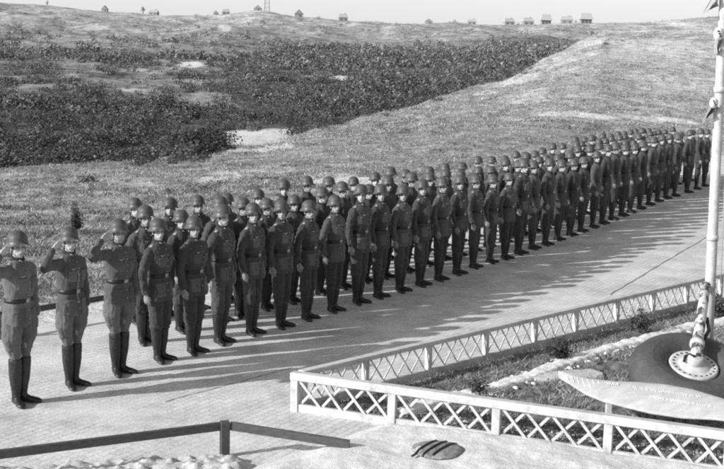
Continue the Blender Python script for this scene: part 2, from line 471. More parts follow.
def hand(mb, wrist, d, pn, side, curl):
    """palm, four fingers and a thumb; d = pointing direction, pn = palm normal (towards which fingers curl), side = thumb side"""
    w = Vector(wrist); d = Vector(d).normalized(); pn = Vector(pn); pn = (pn - d * pn.dot(d)).normalized(); sd = Vector(side); sd = (sd - d * sd.dot(d) - pn * sd.dot(pn)).normalized()
    rot = Matrix((d, sd, pn)).transposed()
    mb.tube([w - d * .05, w, w + d * .02], [.027, .027, .03], 12, .75, ref=sd)
    mb.ell(w + d * .052, (.056, .043, .017), 14, 10, rot)
    mb.ell(w + d * .065 , (.035, .044, .015), 14, 10, rot)
    L = (.074, .084, .078, .060)
    for i in range(4):
        base = w + d * (.085 - .004 * abs(i - 1.3)) + sd * (.034 - .0225 * i)
        pts = [base - d * .02]; p = base; a = 0.12
        pts.append(p)
        for k, fr in enumerate((.42, .32, .26)):
            a += curl * (.5, .8, .6)[k]
            dr = d * math.cos(a) + pn * math.sin(a) + sd * (.06 * (1.5 - i))
            p = p + dr.normalized() * (L[i] * fr); pts.append(p)
        mb.tube(pts, [.0095, .0095, .0088, .0080, .0062], 8)
    b = w + d * .025 + sd * .030 + pn * .006
    mb.tube([b - sd * .015, b + sd * .012 + d * .02 + pn * .006, b + sd * .020 + d * .048 + pn * .014, b + sd * .018 + d * .07 + pn * .018], [.014, .012, .0098, .0075], 8)
def body_mesh(kind, yaw, seed=0):
    mb = MB()
    mb.rings([[(.0 + .085 * math.cos(q) * k, .13 * math.sin(q) * k, z) for q in [2 * math.pi * i / 16 for i in range(16)]] for z, k in ((.84, .9), (.95, 1), (1.12, .95), (1.3, 1.15), (1.42, 1.05), (1.48, .6))])
    for s in (-1, 1):
        mb.tube(leg_axis(s), [.075, .068, .050, .045, .036], 10)
        A = arm_path(s, kind); mb.tube(A, [.05, .05, .045, .042, .038, .032, .027], 10)
        if kind == 'salute' and s < 0:
            hand(mb, A[-1], (.10, .84, .50), (.8, -.1, -.35), (.35, -.5, .7), .04)
        else:
            hand(mb, A[-1], (.05, -s * .05, -1), (-.15, -s * 1, 0), (1, 0, 0), .38)
    Y = Matrix.Rotation(yaw, 4, 'Z')
    h = MB()
    h.tube([(-.012, 0, 1.44), (-.008, 0, 1.52), (.004, 0, 1.60)], [.062, .058, .056], 14)
    h.ell((-.004, 0, 1.700), (.094, .075, .085), 20, 14)
    h.ell((.022, 0, 1.635), (.068, .060, .070), 18, 12)
    h.ell((.048, 0, 1.600), (.045, .046, .042), 16, 10)
    h.ell((.074, 0, 1.575), (.020, .024, .018), 12, 8)
    h.tube([(.080, 0, 1.682), (.098, 0, 1.655), (.112, 0, 1.634), (.092, 0, 1.624)], [.009, .011, .0145, .012], 10)
    h.ell((.084, 0, 1.605), (.014, .025, .0065), 12, 8); h.ell((.083, 0, 1.594), (.014, .021, .0065), 12, 8)
    h.ell((.074, 0, 1.690), (.018, .045, .009), 12, 8)
    for s in (-1, 1):
        h.ell((.045, s * .043, 1.640), (.028, .018, .022), 10, 8)
        h.ell((-.002, s * .075, 1.650), (.018, .010, .032), 12, 8)
    c0 = Vector((0, 0, 0))
    for v in h.v: pass
    h.v = [tuple(Y @ Vector(v)) if v[2] > 1.53 else v for v in h.v]
    mb.add(h.v, h.f)
    Yi = Y.inverted()
    eyes = [Vector((.080, s * .030, 1.668)) for s in (-1, 1)]
    def disp(c):
        if c.z < 1.55: return 0
        q = Yi @ c; k = 0
        for e in eyes:
            dd = (q - e).length
            if dd < .024: k -= .0075 * (1 - (dd / .024) ** 2)
        return k
    me = remeshed(mb, 'body', .0068, 1, disp)
    a = me.attributes.new('tone', 'FLOAT', 'POINT'); val = []
    for v in me.vertices:
        t = 1.0
        if v.co.z > 1.54:
            q = Yi @ v.co
            if q.x > .04:
                for e in eyes:
                    dy, dz = abs(q.y - e.y), q.z - e.z
                    if dy < .015 and abs(dz) < .0065: t = .22
                    elif dy < .021 and .012 < dz < .021: t = .5
                    elif dy < .022 and abs(dz) < .014: t = min(t, .78)  # soft eye-socket shade painted into the skin tone
                if abs(q.y) < .022 and abs(q.z - 1.599) < .005: t = .6
                elif q.z < 1.592: t = .84
            elif q.z > 1.64 and abs(q.y) < .072 or q.x < -.03: t = .25     # cropped hair under the helmet
        if v.co.z < 1.2: t = .6
        val.append(t)
    a.data.foreach_set('value', val)
    return me
def helmet_meshes(yaw):
    n = 40; mb = MB(); inner = MB()
    def surf(shrink, out):
        rings = []
        for k in range(1, 11):
            ph = math.pi / 2 * k / 10 * .985
            rings.append([((.128 - shrink) * math.sin(ph) * math.cos(q), (.112 - shrink) * math.sin(ph) * math.sin(q), 1.712 + (.109 - shrink) * math.cos(ph) ** .84) for q in [2 * math.pi * i / n for i in range(n)]])
        for t in (.25, .5, .75, 1.0):
            ring = []
            for i in range(n):
                q = 2 * math.pi * i / n; c = math.cos(q)
                front = max(0, c) ** 4; backw = max(0, -c) ** 1.5; side = 1 - front - backw * .0
                drop = .014 * front + .056 * (1 - front)
                drop = drop - .004 * backw
                flare = .020 * front + (.024 + .020 * backw) * (1 - front)
                f = flare * t ** 1.6 + .004 * t
                rx, ry = .128 - shrink + f, .112 - shrink + f
                ring.append((rx * c, ry * math.sin(q), 1.712 - drop * t))
            rings.append(ring)
        return rings
    a = surf(0, 1); b = surf(.004, 0)
    top = (0, 0, 1.832)
    allr = a + b[::-1]
    mb.rings(allr, False)
    kk = len(mb.v); mb.v += [(0, 0, 1.8215), (0, 0, 1.816)]
    last = (len(allr) - 1) * n
    for i in range(n):
        j = (i + 1) % n; mb.f.append((kk, j, i)); mb.f.append((kk + 1, last + i, last + j))
    for s in (-1, 1): mb.ell((.01, s * .111, 1.735), (.008, .006, .008), 8, 6)
    Y = Matrix.Rotation(yaw, 4, 'Z')
    tl = Matrix.Translation((0, 0, 1.70)) @ Matrix.Rotation(R(-2), 4, 'Y') @ Matrix.Translation((0, 0, -1.70))
    mb.v = [tuple(Y @ tl @ (Vector(v) + Vector((-.006, 0, .013)))) for v in mb.v]
    st = MB(); pts = []
    for i in range(15):
        q = math.pi * (i / 14) - math.pi / 2
        z = 1.66 - .098 * math.cos(q) ** .7; y = .078 * math.sin(q) * (1 if abs(math.sin(q)) > .8 else .95); x = .02 + .03 * math.cos(q)
        pts.append(Y @ Vector((x, y, z)))
    st.tube(pts, .0042, 6, .6)
    return mb.mesh('helmet'), st.mesh('chin_strap')
def patch(mb, y0, y1, z0, z1, off, ny=5, nz=5):
    g = [[(front_x(y0 + (y1 - y0) * i / ny, z0 + (z1 - z0) * j / nz, off), y0 + (y1 - y0) * i / ny, z0 + (z1 - z0) * j / nz) for i in range(ny + 1)] for j in range(nz + 1)]
    b = [[(x - off - .01, y, z) for x, y, z in r] for r in g]
    vs = [p for r in g for p in r] + [p for r in b for p in r]; w = ny + 1; o = w * (nz + 1); fs = []
    for j in range(nz):
        for i in range(ny): fs.append((j * w + i, j * w + i + 1, (j + 1) * w + i + 1, (j + 1) * w + i))
    for i in range(ny):
        fs.append((i, i + 1, o + i + 1, o + i)[::-1]); k = nz * w; fs.append((k + i, k + i + 1, o + k + i + 1, o + k + i))
    for j in range(nz):
        fs.append((j * w, (j + 1) * w, o + (j + 1) * w, o + j * w)); k = ny; fs.append((j * w + k, (j + 1) * w + k, o + (j + 1) * w + k, o + j * w + k)[::-1])
    mb.add(vs, fs)
D_ = {}
D_['tunic'] = [tunic_mesh(q, seed=i) for i, q in enumerate('abcdef')]
D_['tunic_s'] = [tunic_mesh('salute', .86, seed=k) for k in (4, 5)]
D_['trousers'] = [trouser_mesh(False, q) for q in range(4)]
D_['breeches'] = [trouser_mesh(True, 3)]
D_['boots'] = [boot_mesh(-1, False), boot_mesh(1, False)]
D_['boots_o'] = [boot_mesh(-1, True), boot_mesh(1, True)]
YAW = (R(-38), R(-24), R(-50), R(-44), R(-14), R(-32))
KINDS = 'abcdef'
D_['body'] = [body_mesh(KINDS[i], YAW[i], i) for i in range(6)]
D_['helmet'] = [helmet_meshes(y) for y in YAW]
YS = R(-26)
D_['body_s'] = body_mesh('salute', YS, 5); D_['helmet_s'] = helmet_meshes(YS)
mb = MB(); 
rs = [ring_t(z, o) for z, o in ((1.097, .004), (1.099, .011), (1.141, .011), (1.143, .004))]; mb.rings(rs, False); D_['belt'] = mb.mesh('belt')
mb = MB(); mb.box((front_x(0, 1.12, .014), 0, 1.12), (.010, .062, .048)); D_['buckle'] = mb.mesh('buckle')
D_['pockets'] = []
for y0, y1, z0, z1 in ((.035, .145, 1.235, 1.355), (-.145, -.035, 1.235, 1.355), (.045, .170, .86, 1.03), (-.170, -.045, .86, 1.03)):
    mb = MB(); patch(mb, y0, y1, z0, z1, .012); patch(mb, y0 - .003, y1 + .003, z1 - .032, z1 + .004, .019)
    D_['pockets'].append(mb.mesh('pocket'))
mb = MB()
for z in (.93, 1.02, 1.17, 1.24, 1.31, 1.38, 1.45): mb.ell((front_x(0, z, .008), 0, z), (.005, .009, .009), 8, 6)
D_['buttons'] = mb.mesh('buttons')
D_['collar_patch'] = []
for s in (-1, 1):
    mb = MB(); mb.bar((.080, s * .020, 1.520), (.064, s * .052, 1.534), .006, .016); D_['collar_patch'].append(mb.mesh('collar_tab'))
mb = MB(); mb.rings([[( -.004 + (a) * math.cos(q), b * math.sin(q), z - .022 * math.cos(q)) for q in [2 * math.pi * i / 24 for i in range(24)]] for z, a, b in ((1.510, .082, .092), (1.572, .074, .072), (1.566, .060, .058))], False)
D_['collar'] = mb.mesh('collar')
mb = MB(); 
mb.bar((front_x(-.09, 1.385, .013), -.125, 1.384), (front_x(-.09, 1.385, .013), -.095, 1.378), .004, .010); mb.bar((front_x(-.09, 1.385, .013), -.085, 1.378), (front_x(-.06, 1.385, .013), -.055, 1.384), .004, .010); mb.ell((front_x(-.09, 1.372, .011), -.09, 1.372), (.004, .009, .012), 8, 6)
D_['breast_badge'] = mb.mesh('breast_badge')
D_['straps'] = []
for s in (-1, 1):
    mb = MB(); mb.bar((-.003, s * .105, 1.510), (-.003, s * .185, 1.478), .046, .008); D_['straps'].append(mb.mesh('shoulder_strap'))

def ord_(k):
    a = ['first', 'second', 'third', 'fourth', 'fifth', 'sixth', 'seventh', 'eighth', 'ninth', 'tenth', 'eleventh', 'twelfth', 'thirteenth', 'fourteenth', 'fifteenth', 'sixteenth', 'seventeenth', 'eighteenth', 'nineteenth']
    t = {2: 'twent', 3: 'thirt', 4: 'fort', 5: 'fift', 6: 'sixt'}
    if k <= 19: return a[k - 1]
    return t[k // 10] + 'ieth' if k % 10 == 0 else t[k // 10] + 'y-' + a[k % 10 - 1]
FACE = math.atan2(-NN[1], -NN[0])
def part(name, me, m, parent): 
    if not me.materials: me.materials.append(m)
    if len(me.polygons) and not me.polygons[0].use_smooth: me.polygons.foreach_set('use_smooth', [True] * len(me.polygons))
    o = bpy.data.objects.new(name, me); COL.objects.link(o); o.parent = parent; return o
def soldier(P, height, label, group, lod, officer=False, extra=None):
    i = random.randrange(6)
    rt = empty('person', (float(P[0]), float(P[1]), 0.006), FACE + random.uniform(-.14, .14))
    rt.rotation_euler.x = random.gauss(0, .012); rt.rotation_euler.y = random.gauss(0, .014)
    k = height / 1.832; w = k ** .4 * random.uniform(.87, .95)
    rt.scale = (w, w, k)
    tag(rt, label, 'soldier', group)
    if officer:
        part('body', D_['body_s'], M['skin'], rt); he = D_['helmet_s']
        tu = part('tunic', random.choice(D_['tunic_s']), M['officer_tunic'], rt)
        part('breeches', D_['breeches'][0], M['officer_trousers'], rt)
        for b in D_['boots_o']: part('boot', b, M['leather'], rt)
    else:
        part('body', D_['body'][i], M['skin'], rt); he = D_['helmet'][i]
        tu = part('tunic', D_['tunic'][i], M['tunic'], rt)
        part('trousers', random.choice(D_['trousers']), M['trousers'], rt)
        for b in D_['boots']: part('boot', b, M['leather'], rt)
    hm = part('helmet', he[0], M['helmet'], rt)
    part('collar', D_['collar'], M['collar'], tu)
    be = part('belt', D_['belt'], M['belt'], rt)
    if lod < 2:
        part('buckle', D_['buckle'], M['metal'], be)
        part('chin_strap', he[1], M['belt'], hm)
    if lod < 1:
        m = M['officer_tunic'] if officer else M['tunic']
        for pk in D_['pockets']: part('pocket', pk, m, tu)
        part('buttons', D_['buttons'], M['metal'], tu); [part('collar_tab', q, M['badge'], tu) for q in D_['collar_patch']]
        part('breast_badge', D_['breast_badge'], M['badge'], tu)
        for st in D_['straps']: part('shoulder_strap', st, M['collar'] if not officer else M['badge'], tu)
    if extra == 'cord':
        c = MB(); pts = [(front_x(-.03, 1.36 - .03 * q, .022), -.03 + .006 * math.sin(q * .7), 1.36 - .033 * q) for q in range(11)]
        c.tube(pts, .004, 6); c.ell((front_x(-.03, 1.0, .025), -.03, 1.005), (.008, .03, .008), 10, 6)
        part('hanging_cord', c.mesh('hanging_cord'), M['badge'], tu)
    return rt

FR = [(16, 232, 20, 408), (70, 228, 72, 391), (119, 220, 118, 378), (157, 219, 160, 365), (190.5, 217, 193, 357), (221, 205, 219, 347), (254.5, 203.5, 250, 338), (282, 201, 280, 331), (304, 201, 307, 323), (333, 196, 332, 315), (359, 185, 357, 307), (380, 185, 377, 301), (402, 186, 399, 295), (424, 180, 418.5, 289), (442, 178, 437, 283.5), (461.5, 175.5, 455, 277.5), (478.5, 175, 471, 271), (493.5, 176, 488, 266), (509, 173.5, 503, 262), (521, 159, 517, 257), (537, 161, 530, 252), (548, 158.5, 544, 248), (560, 160, 556, 243), (571, 159, 569, 238.5), (583, 157, 579.5, 234.5), (595, 151.5, 591, 230.5), (605, 144.5, 600.5, 226.5), (614, 143, 610, 222.5), (624, 144.5, 620, 218.5), (632, 144, 628.5, 215.5), (642, 141, 638, 211.5), (650.6, 137, 647, 207.5), (659, 135, 655.5, 204), (667, 134, 664, 201), (675, 134, 673, 198.5), (689, 129.5, 685, 195), (698, 128, 694, 191.5), (705, 129.5, 702, 188.5)]
front_u = []; front_n = []
def fit_h(P, py):
    lo, hi = 1.5, 2.1
    for _ in range(30):
        m = (lo + hi) / 2
        if to_px(P[0], P[1], m)[1] > py: lo = m
        else: hi = m
    return lo
words = ['saluting officer at the left edge of the photo, white gloveless hand at his helmet', 'saluting officer with a pale cord hanging down his tunic, second from the left', 'saluting officer third from the left, last of the three with a raised arm']
words[0] = 'saluting officer cut by the left edge of the photo, first of the whole line'
for k, (hx, hy, fx, fy) in enumerate(FR):
    P = at(fx + (1.0 if k > 4 else 1.5), fy - 3.0 * (178 - k * 3.2) / 178 - 1)
    Q = at((fx * .5 + hx * .5), fy - 2.5)
    P[0] = P[0] * .5 + Q[0] * .5
    u, n = to_un(P); front_u.append(u); front_n.append(n)
    h = min(1.94, max(1.70, fit_h(P, hy) * 1.005))
    if k < 3: soldier(P, h, words[k], 'officers saluting at the head of the line', 0, True, 'cord' if k == 1 else None)
    else: soldier(P, h, 'helmeted soldier standing to attention in the front rank, %s man from the left end' % ord_(k + 1), 'soldiers in the front rank', 0 if k < 20 else 1 if k < 28 else 2)
REAR = [(134, 198), (143, 205), (165.5, 197.7), (177.5, 191.5), (198, 195), (209.4, 198), (227, 193), (242.6, 198), (259, 189.5), (268, 198.5), (283.5, 179.5), (293, 195), (307, 176), (330.6, 176.5), (322.4, 187), (345, 181.5), (369.4, 184.5), (387, 175.5), (392.5, 167), (408.8, 172), (427.7, 172), (446.3, 169.5), (443.5, 172.5), (461.7, 170.5), (478, 156), (492.4, 156), (491, 166), (507.4, 158.5), (507, 154.5), (516, 151), (528, 152.5), (552, 143), (533, 157), (558, 154.5), (565, 143.5), (575, 141), (577.6, 146), (556.8, 154), (570.4, 151.5), (589.6, 145.5), (598.4, 143.5), (593, 135), (602.4, 133), (612, 136), (620, 135), (627, 134.5), (636, 132.5), (605, 145), (640, 134), (650, 131), (645, 128), (660, 130), (672, 127)]
def nf(u): return float(np.interp(u, front_u, front_n))
ranks = {2: [], 3: [], 4: []}
for px, py in REAR:
    best = None
    for rk, dn in ((2, .86), (3, 1.68), (4, 2.45)):
        if rk == 4 and px < 580: continue
        # walk along the viewing ray until it crosses the rank
        for z in np.linspace(1.66, 1.98, 65):
            P = at(px, py, z); u, n = to_un(P); e = abs(n - nf(u) - dn)
            s = e * 3 + abs(z - 1.81) * 1.0
            if best is None or s < best[0]: best = (s, rk, u, z)
    lst = ranks[best[1]]
    if all(abs(best[2] - q[0]) > .42 for q in lst): lst.append((best[2], best[3]))
    else:
        for rk in (2, 3):
            if all(abs(best[2] - q[0]) > .5 for q in ranks[rk]): ranks[rk].append((best[2], best[3])); break
for rk, (u0, u1, dn) in {2: (-.52, 27, .86), 3: (.0, 27.4, 1.68), 4: (20, 27.2, 2.45)}.items():
    lst = sorted(ranks[rk]); out = []
    u = u0
    pts = [q for q in lst if q[0] > u0 - .4]
    cur = u0
    for q in pts + [(u1 + .7, 0)]:
        gap = q[0] - cur
        nfill = int(round(gap / .72)) - (0 if not out else 1)
        if not out and gap > .5: out.append((u0, 1.74)); nfill = int(round(gap / .72)) - 1
        a = cur
        for j in range(max(0, nfill)): out.append((a + gap * (j + 1) / (nfill + 1), random.uniform(1.70, 1.76)))
        if q[1]: out.append(q)
        cur = q[0]
    for k, (u, z) in enumerate(sorted(out)):
        w = un(u, nf(u) + dn + random.uniform(-.03, .03))
        nm = {2: 'second', 3: 'third', 4: 'rearmost'}[rk]
        D = math.hypot(*w)
        soldier(w, z, 'helmeted soldier partly hidden in the %s rank, %s man from its left end' % (nm, ord_(k + 1)), 'soldiers in the %s rank' % nm, 0 if D < 17 else 1 if D < 24 else 2)

# ------------------------------------------------------------------ terrain mesh
def ellipse_mask(x, y, ells):
    m = np.zeros_like(x)
    for (cx, cy, ax, ay, an, st) in ells:
        dx, dy = x - cx, y - cy; c, s = math.cos(an), math.sin(an)
        r = np.sqrt(((dx * c + dy * s) / ax) ** 2 + ((-dx * s + dy * c) / ay) ** 2)
        m = np.maximum(m, st * (1 - sstep(.6, 1.25, r)))
    return m
ELL = []
def sand_px(x0, x1, y0, y1, st=1.0):
    P, t = hit((x0 + x1) / 2, (y0 + y1) / 2); A, ta = hit((x0 + x1) / 2, y1); B, tb = hit((x0 + x1) / 2, y0)
    ax = (x1 - x0) / 2 / 1110 * t; ay = max(.5 * ax, min(abs(tb - ta) / 2, 3 * ax))
    ELL.append((P[0], P[1], ax, ay, -math.atan2(P[0], P[1]), st))
for q in ((226, 290, 133, 146, 1), (300, 360, 170, 186, .6), (325, 395, 177, 186, .95), (185, 290, 170, 182, .6), (328, 352, 72, 84, 1), (300, 316, 74, 80, .8), (176, 206, 61, 68, .9), (58, 78, 74, 79, .8), (12, 34, 95, 103, .8), (110, 150, 88, 92, .55),
          (530, 590, 111, 118, .55), (565, 625, 113, 120, .6), (605, 665, 115.5, 121, .62), (645, 705, 117, 123, .6), (490, 545, 68, 92, .5), (500, 560, 92, 104, .4), (470, 500, 88, 98, .5), (400, 440, 120, 128, .3), (218, 232, 24, 29, .9), (510, 560, 150, 160, .45), (440, 470, 168, 176, .5), (0, 60, 185, 205, .35), (100, 170, 175, 190, .4), (600, 724, 40, 70, .35), (620, 724, 75, 95, .3)):
    sand_px(*q)
def hollow(x, y, lo=146):
    z = terr(x, y, False); px, py = to_px(x, np.maximum(y, 5), z); D = np.hypot(x, y)
    return sstep(222, 228, px) * (1 - sstep(288, 300, px)) * sstep(127, 131, py) * (1 - sstep(lo, lo + 3, py)) * (D > 54) * (y > 10)
def sand_mask(x, y):
    D = np.hypot(x, y)
    m = np.maximum(ellipse_mask(x, y, ELL), hollow(x, y, 151))
    q = (x - O0[0]) * NN[0] + (y - O0[1]) * NN[1]; u = (x - O0[0]) * DD[0] + (y - O0[1]) * DD[1]
    m = np.maximum(m, (1 - sstep(2.7, 4.2, q)) * (D < 75) * .95)
    m = np.maximum(m, .42 * (1 - sstep(3.5, 9, q)) * (D < 60))
    m = np.maximum(m, (D < 9) * 1.0)
    m = np.where((y < 2), .6, m)
    return m
def shrub_density(x, y):
    z = terr(x, y, False); px, py = to_px(x, np.maximum(y, 5), z)
    D = np.hypot(x, y); th = np.arctan2(x, y); xi = 366 + 1110 * np.tan(np.clip(th, -.8, .8))
    dc = np.interp(xi, TX, TD)
    n1 = fbm(x / 16, y / 22, 50, 4); n2 = fbm(x / 6, y / 7, 60, 3)
    right = sstep(200, 300, px)
    dl = np.interp(py, [38, 48, 60, 75, 100, 115, 125], [0, .06, .35, .42, .40, .7, 1.15])
    dr = np.interp(py, [32, 40, 50, 66], [0, .30, .66, 1.15])
    d = dl * (1 - right) + dr * right
    d = d + (n1 * .5 + n2 * .5) * (1 - .6 * right)
    d = (sstep(.12, .8, d) * .93 + .10 * (py > 21)) * sstep(0, 8 + 16 * sstep(300, 500, px), D - dc + (n2 + n1) * (9 - 2 * sstep(240, 420, px))) * (y > 10)
    d = d * (1 - ellipse_mask(x, y, ELL)) * (1 - hollow(x, y, 165))
    d = np.where((px > 620), 0, d)
    d = np.where((px > 540) & (py > 36 + 0 * px) & (D < dc + 30), 0, d)
    return np.clip(d, 0, 1)
th1 = np.concatenate([np.arange(-180, -45, 3), np.arange(-45, -21, .5), np.arange(-21, 21, .1), np.arange(21, 45, .5), np.arange(45, 180, 3)])
th1 = np.radians(th1)
rr = np.concatenate([[.5, 3, 6, 9, 12], np.geomspace(14, 60, 170), np.geomspace(60.6, 520, 260), np.geomspace(530, 5000, 30)])
TH, RR = np.meshgrid(th1, rr, indexing='ij'); X = RR * np.sin(TH); Yy = RR * np.cos(TH)
Z = terr(X, Yy)
nt_, nr_ = TH.shape
V = np.stack([X.ravel(), Yy.ravel(), Z.ravel()], 1)
V = np.vstack([V, [[0, 0, 0]]])
i, j = np.meshgrid(np.arange(nt_), np.arange(nr_ - 1), indexing='ij'); i2 = (i + 1) % nt_
Fq = np.stack([i * nr_ + j, i * nr_ + j + 1, i2 * nr_ + j + 1, i2 * nr_ + j], -1).reshape(-1, 4)
me = fast_mesh('ground', V, Fq)
import bmesh
bm = bmesh.new(); bm.from_mesh(me); bm.verts.ensure_lookup_table()
for k in range(nt_):
    bm.faces.new((bm.verts[len(V) - 1], bm.verts[k * nr_], bm.verts[((k + 1) % nt_) * nr_]))
bmesh.ops.recalc_face_normals(bm, faces=bm.faces[-nt_:])
bm.to_mesh(me); bm.free()
def setattr_(me, name, val):
    a = me.attributes.new(name, 'FLOAT', 'POINT'); a.data.foreach_set('value', np.asarray(val, np.float32))
vx, vy = V[:, 0], V[:, 1]; Dv = np.hypot(vx, vy)
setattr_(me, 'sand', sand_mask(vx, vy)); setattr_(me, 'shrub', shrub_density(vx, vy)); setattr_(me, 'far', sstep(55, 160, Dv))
xi_v = 366 + 1110 * np.tan(np.clip(np.arctan2(vx, vy), -.8, .8)); dcv = np.interp(xi_v, TX, TD)
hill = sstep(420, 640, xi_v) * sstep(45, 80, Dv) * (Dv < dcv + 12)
setattr_(me, 'bright', 1.05 + .5 * hill + .42 * sstep(230, 480, Dv) + .15 * sstep(-1, 1, fbm(vx / 20, vy / 20, 80, 3)))  # distance term paints haze into the far dunes; hill and noise are ground tone
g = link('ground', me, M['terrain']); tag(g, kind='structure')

# ------------------------------------------------------------------ road, joints, sand, bed
def poly_sheet(name, pts, z, m):
    mb = MB(); mb.add([(p[0], p[1], z) for p in pts], [tuple(range(len(pts)))]); o = mb.build(name, m); tag(o, kind='structure'); return o
rp = [un(-16, 2.6), un(-16, -9), un(40, -9), un(40, 3.2), un(26, 3.1), un(10, 2.5), un(0, 2.6)]
rd = poly_sheet('road', rp[::1], .004, M['road'])
def strip(name, pts, w, z, m):
    mb = MB(); L = []; Rr = []
    for k, p in enumerate(pts):
        a = np.array(pts[max(0, k - 1)][:2]); b = np.array(pts[min(len(pts) - 1, k + 1)][:2]); t = (b - a) / np.linalg.norm(b - a); q = np.array([-t[1], t[0]]) * w / 2
        ww = 1 + .5 * math.sin(k * 2.3); L.append((*(p[:2] + q * ww), z)); Rr.append((*(p[:2] - q * ww), z))
    n = len(pts); mb.add(L + Rr, [(k, n + k, n + k + 1, k + 1) for k in range(n - 1)]); o = mb.build(name, m); tag(o, kind='structure')
def wob(a, b, n=24, amp=.03):
    return [a[:2] + (b[:2] - a[:2]) * k / n + np.array([random.uniform(-amp, amp), random.uniform(-amp, amp)]) for k in range(n + 1)]
strip('road_joint', wob(at(165, 402), at(292, 368), 24, .008), .012, .009, M['joint'])
strip('road_joint', wob(at(610, 295), at(712, 234), 24, .012), .022, .009, M['joint'])

def inside(x, y, poly):
    r = np.full(x.shape, 1e9)
    for a, b in zip(poly, poly[1:] + poly[:1]):
        e = np.array(b) - np.array(a); e = e / np.hypot(*e); r = np.minimum(r, -(x - a[0]) * e[1] + (y - a[1]) * e[0])
    return r            # signed distance to a counter-clockwise convex polygon, positive inside
def patch_grid(name, poly, step, zf, m):
    P = np.array(poly); x0, y0 = P.min(0); x1, y1 = P.max(0)
    xs = np.arange(x0, x1 + step, step); ys = np.arange(y0, y1 + step, step)
    X, Y = np.meshgrid(xs, ys, indexing='ij'); S = inside(X, Y, [tuple(p) for p in poly]); Z = zf(X, Y, S)
    nx, ny = X.shape; V = np.stack([X.ravel(), Y.ravel(), Z.ravel()], 1)
    i, j = np.meshgrid(np.arange(nx - 1), np.arange(ny - 1), indexing='ij')
    ok = (S[:-1, :-1] > -.15) & (S[1:, 1:] > -.15)
    F = np.stack([i * ny + j, (i + 1) * ny + j, (i + 1) * ny + j + 1, i * ny + j + 1], -1)[ok]
    o = link(name, fast_mesh(name, V, F), m); tag(o, kind='structure'); return o
FA = at(295, 411)[:2]; FB2 = at(607, 458)[:2]; fd = (FB2 - FA) / np.linalg.norm(FB2 - FA); FB = FA + fd * 1.118 * 6
BC = at(720, 299)[:2]; FDm = BC + (FB - FA)
def white_z(X, Y, S):
    # one end of the mound lies against the dark rail, it thins out towards the fence
    e = sstep(-.03, .42, S)
    return .006 - .03 * (S < 0) + e * (.11 + .08 * sstep(-1, 1.5, X)) + e * fbm(X * 1.6, Y * 1.6, 5, 4) * .05 + e * fbm(X * 9, Y * 9, 7, 3) * .008
wp = [tuple(at(232, 474)[:2]), tuple(at(240, 540)[:2]), (7.0, 6.3), tuple(FB - np.array([0, -.05])), tuple(FA + fd * 1.0 - np.array([0, .03]))]
patch_grid('sand_mound', wp, .035, white_z, M['white_sand'])
def rough_z(X, Y, S):
    e = sstep(-.05, .22, S)
    return -.03 + e * .07 + e * (np.abs(fbm(X * 3.5, Y * 3.5, 15, 4)) * .10 + np.abs(fbm(X * 11, Y * 11, 17, 3)) * .035)
rp_ = [tuple(at(-60, 470)[:2]), tuple(at(-80, 560)[:2]), tuple(at(225, 560)[:2]), tuple(at(262, 466)[:2]), tuple(at(232, 451)[:2]), tuple(at(130, 459)[:2])]
patch_grid('sand_bank', rp_, .02, rough_z, M['rough_sand'])
bedp = [tuple(FA + (.05, .0)), tuple(FB), tuple(FDm), tuple(BC)]
def bed_z(X, Y, S):
    e = sstep(-.02, .15, S)
    return -.02 + e * .035 + e * (np.abs(fbm(X * 4, Y * 4, 25, 4)) * .04 + fbm(X * 16, Y * 16, 27, 3) * .03)
patch_grid('garden_bed', bedp, .035, bed_z, M['soil'])
def px_strip(name, pts, wd, step=.03, h=.035, m=M['stone'], s=90):
    P = [at(*p)[:2] for p in pts]; A = np.array(P)
    x0, y0 = A.min(0) - wd; x1, y1 = A.max(0) + wd
    X, Y = np.meshgrid(np.arange(x0, x1, step), np.arange(y0, y1, step), indexing='ij')
    dist = np.full(X.shape, 1e9)
    for a, b in zip(P, P[1:]):
        e = b - a; t = np.clip(((X - a[0]) * e[0] + (Y - a[1]) * e[1]) / (e @ e), 0, 1)
        dist = np.minimum(dist, np.hypot(X - a[0] - t * e[0], Y - a[1] - t * e[1]))
    w = wd * (1 + .35 * fbm(X * 2.5, Y * 2.5, s, 3))
    e = 1 - sstep(.75, 1.1, dist / w)
    Z = -.02 + e * (.075 + h * vn(X * 11, Y * 11, s) + h * .6 * vn(X * 23, Y * 23, s + 1))
    nx, ny = X.shape; V = np.stack([X.ravel(), Y.ravel(), Z.ravel()], 1)
    i, j = np.meshgrid(np.arange(nx - 1), np.arange(ny - 1), indexing='ij'); ok = (dist[:-1, :-1] < wd * 1.5)
    F = np.stack([i * ny + j, (i + 1) * ny + j, (i + 1) * ny + j + 1, i * ny + j + 1], -1)[ok]
    return link(name, fast_mesh(name, V, F), m)
def rubble(name, pts, wd, per_m, m, sz=(.02, .055), seed=3):
    r = random.Random(seed); mb = MB(); P = [at(*p)[:2] for p in pts]
    for a, b in zip(P, P[1:]):
        L = float(np.linalg.norm(b - a)); e = (b - a) / L; q = np.array([-e[1], e[0]])
        for _ in range(int(L * per_m)):
            c = a + e * r.uniform(0, L) + q * r.gauss(0, wd * .5); k = r.uniform(*sz)
            mb.ell((c[0], c[1], .02 + r.uniform(0, .5) * k), (k * r.uniform(.8, 1.5), k * r.uniform(.8, 1.3), k * r.uniform(.5, .9)), 7, 5, Matrix.Rotation(r.uniform(0, 3), 3, 'Z') @ Matrix.Rotation(r.uniform(-.4, .4), 3, 'X'))
    return mb.build(name, m, None, True)
px_strip('edging_bed', [(408, 414), (440, 403), (480, 395), (520, 383), (560, 368), (600, 354), (640, 343), (690, 329), (760, 318)], .13, h=.02)['kind'] = 'structure'
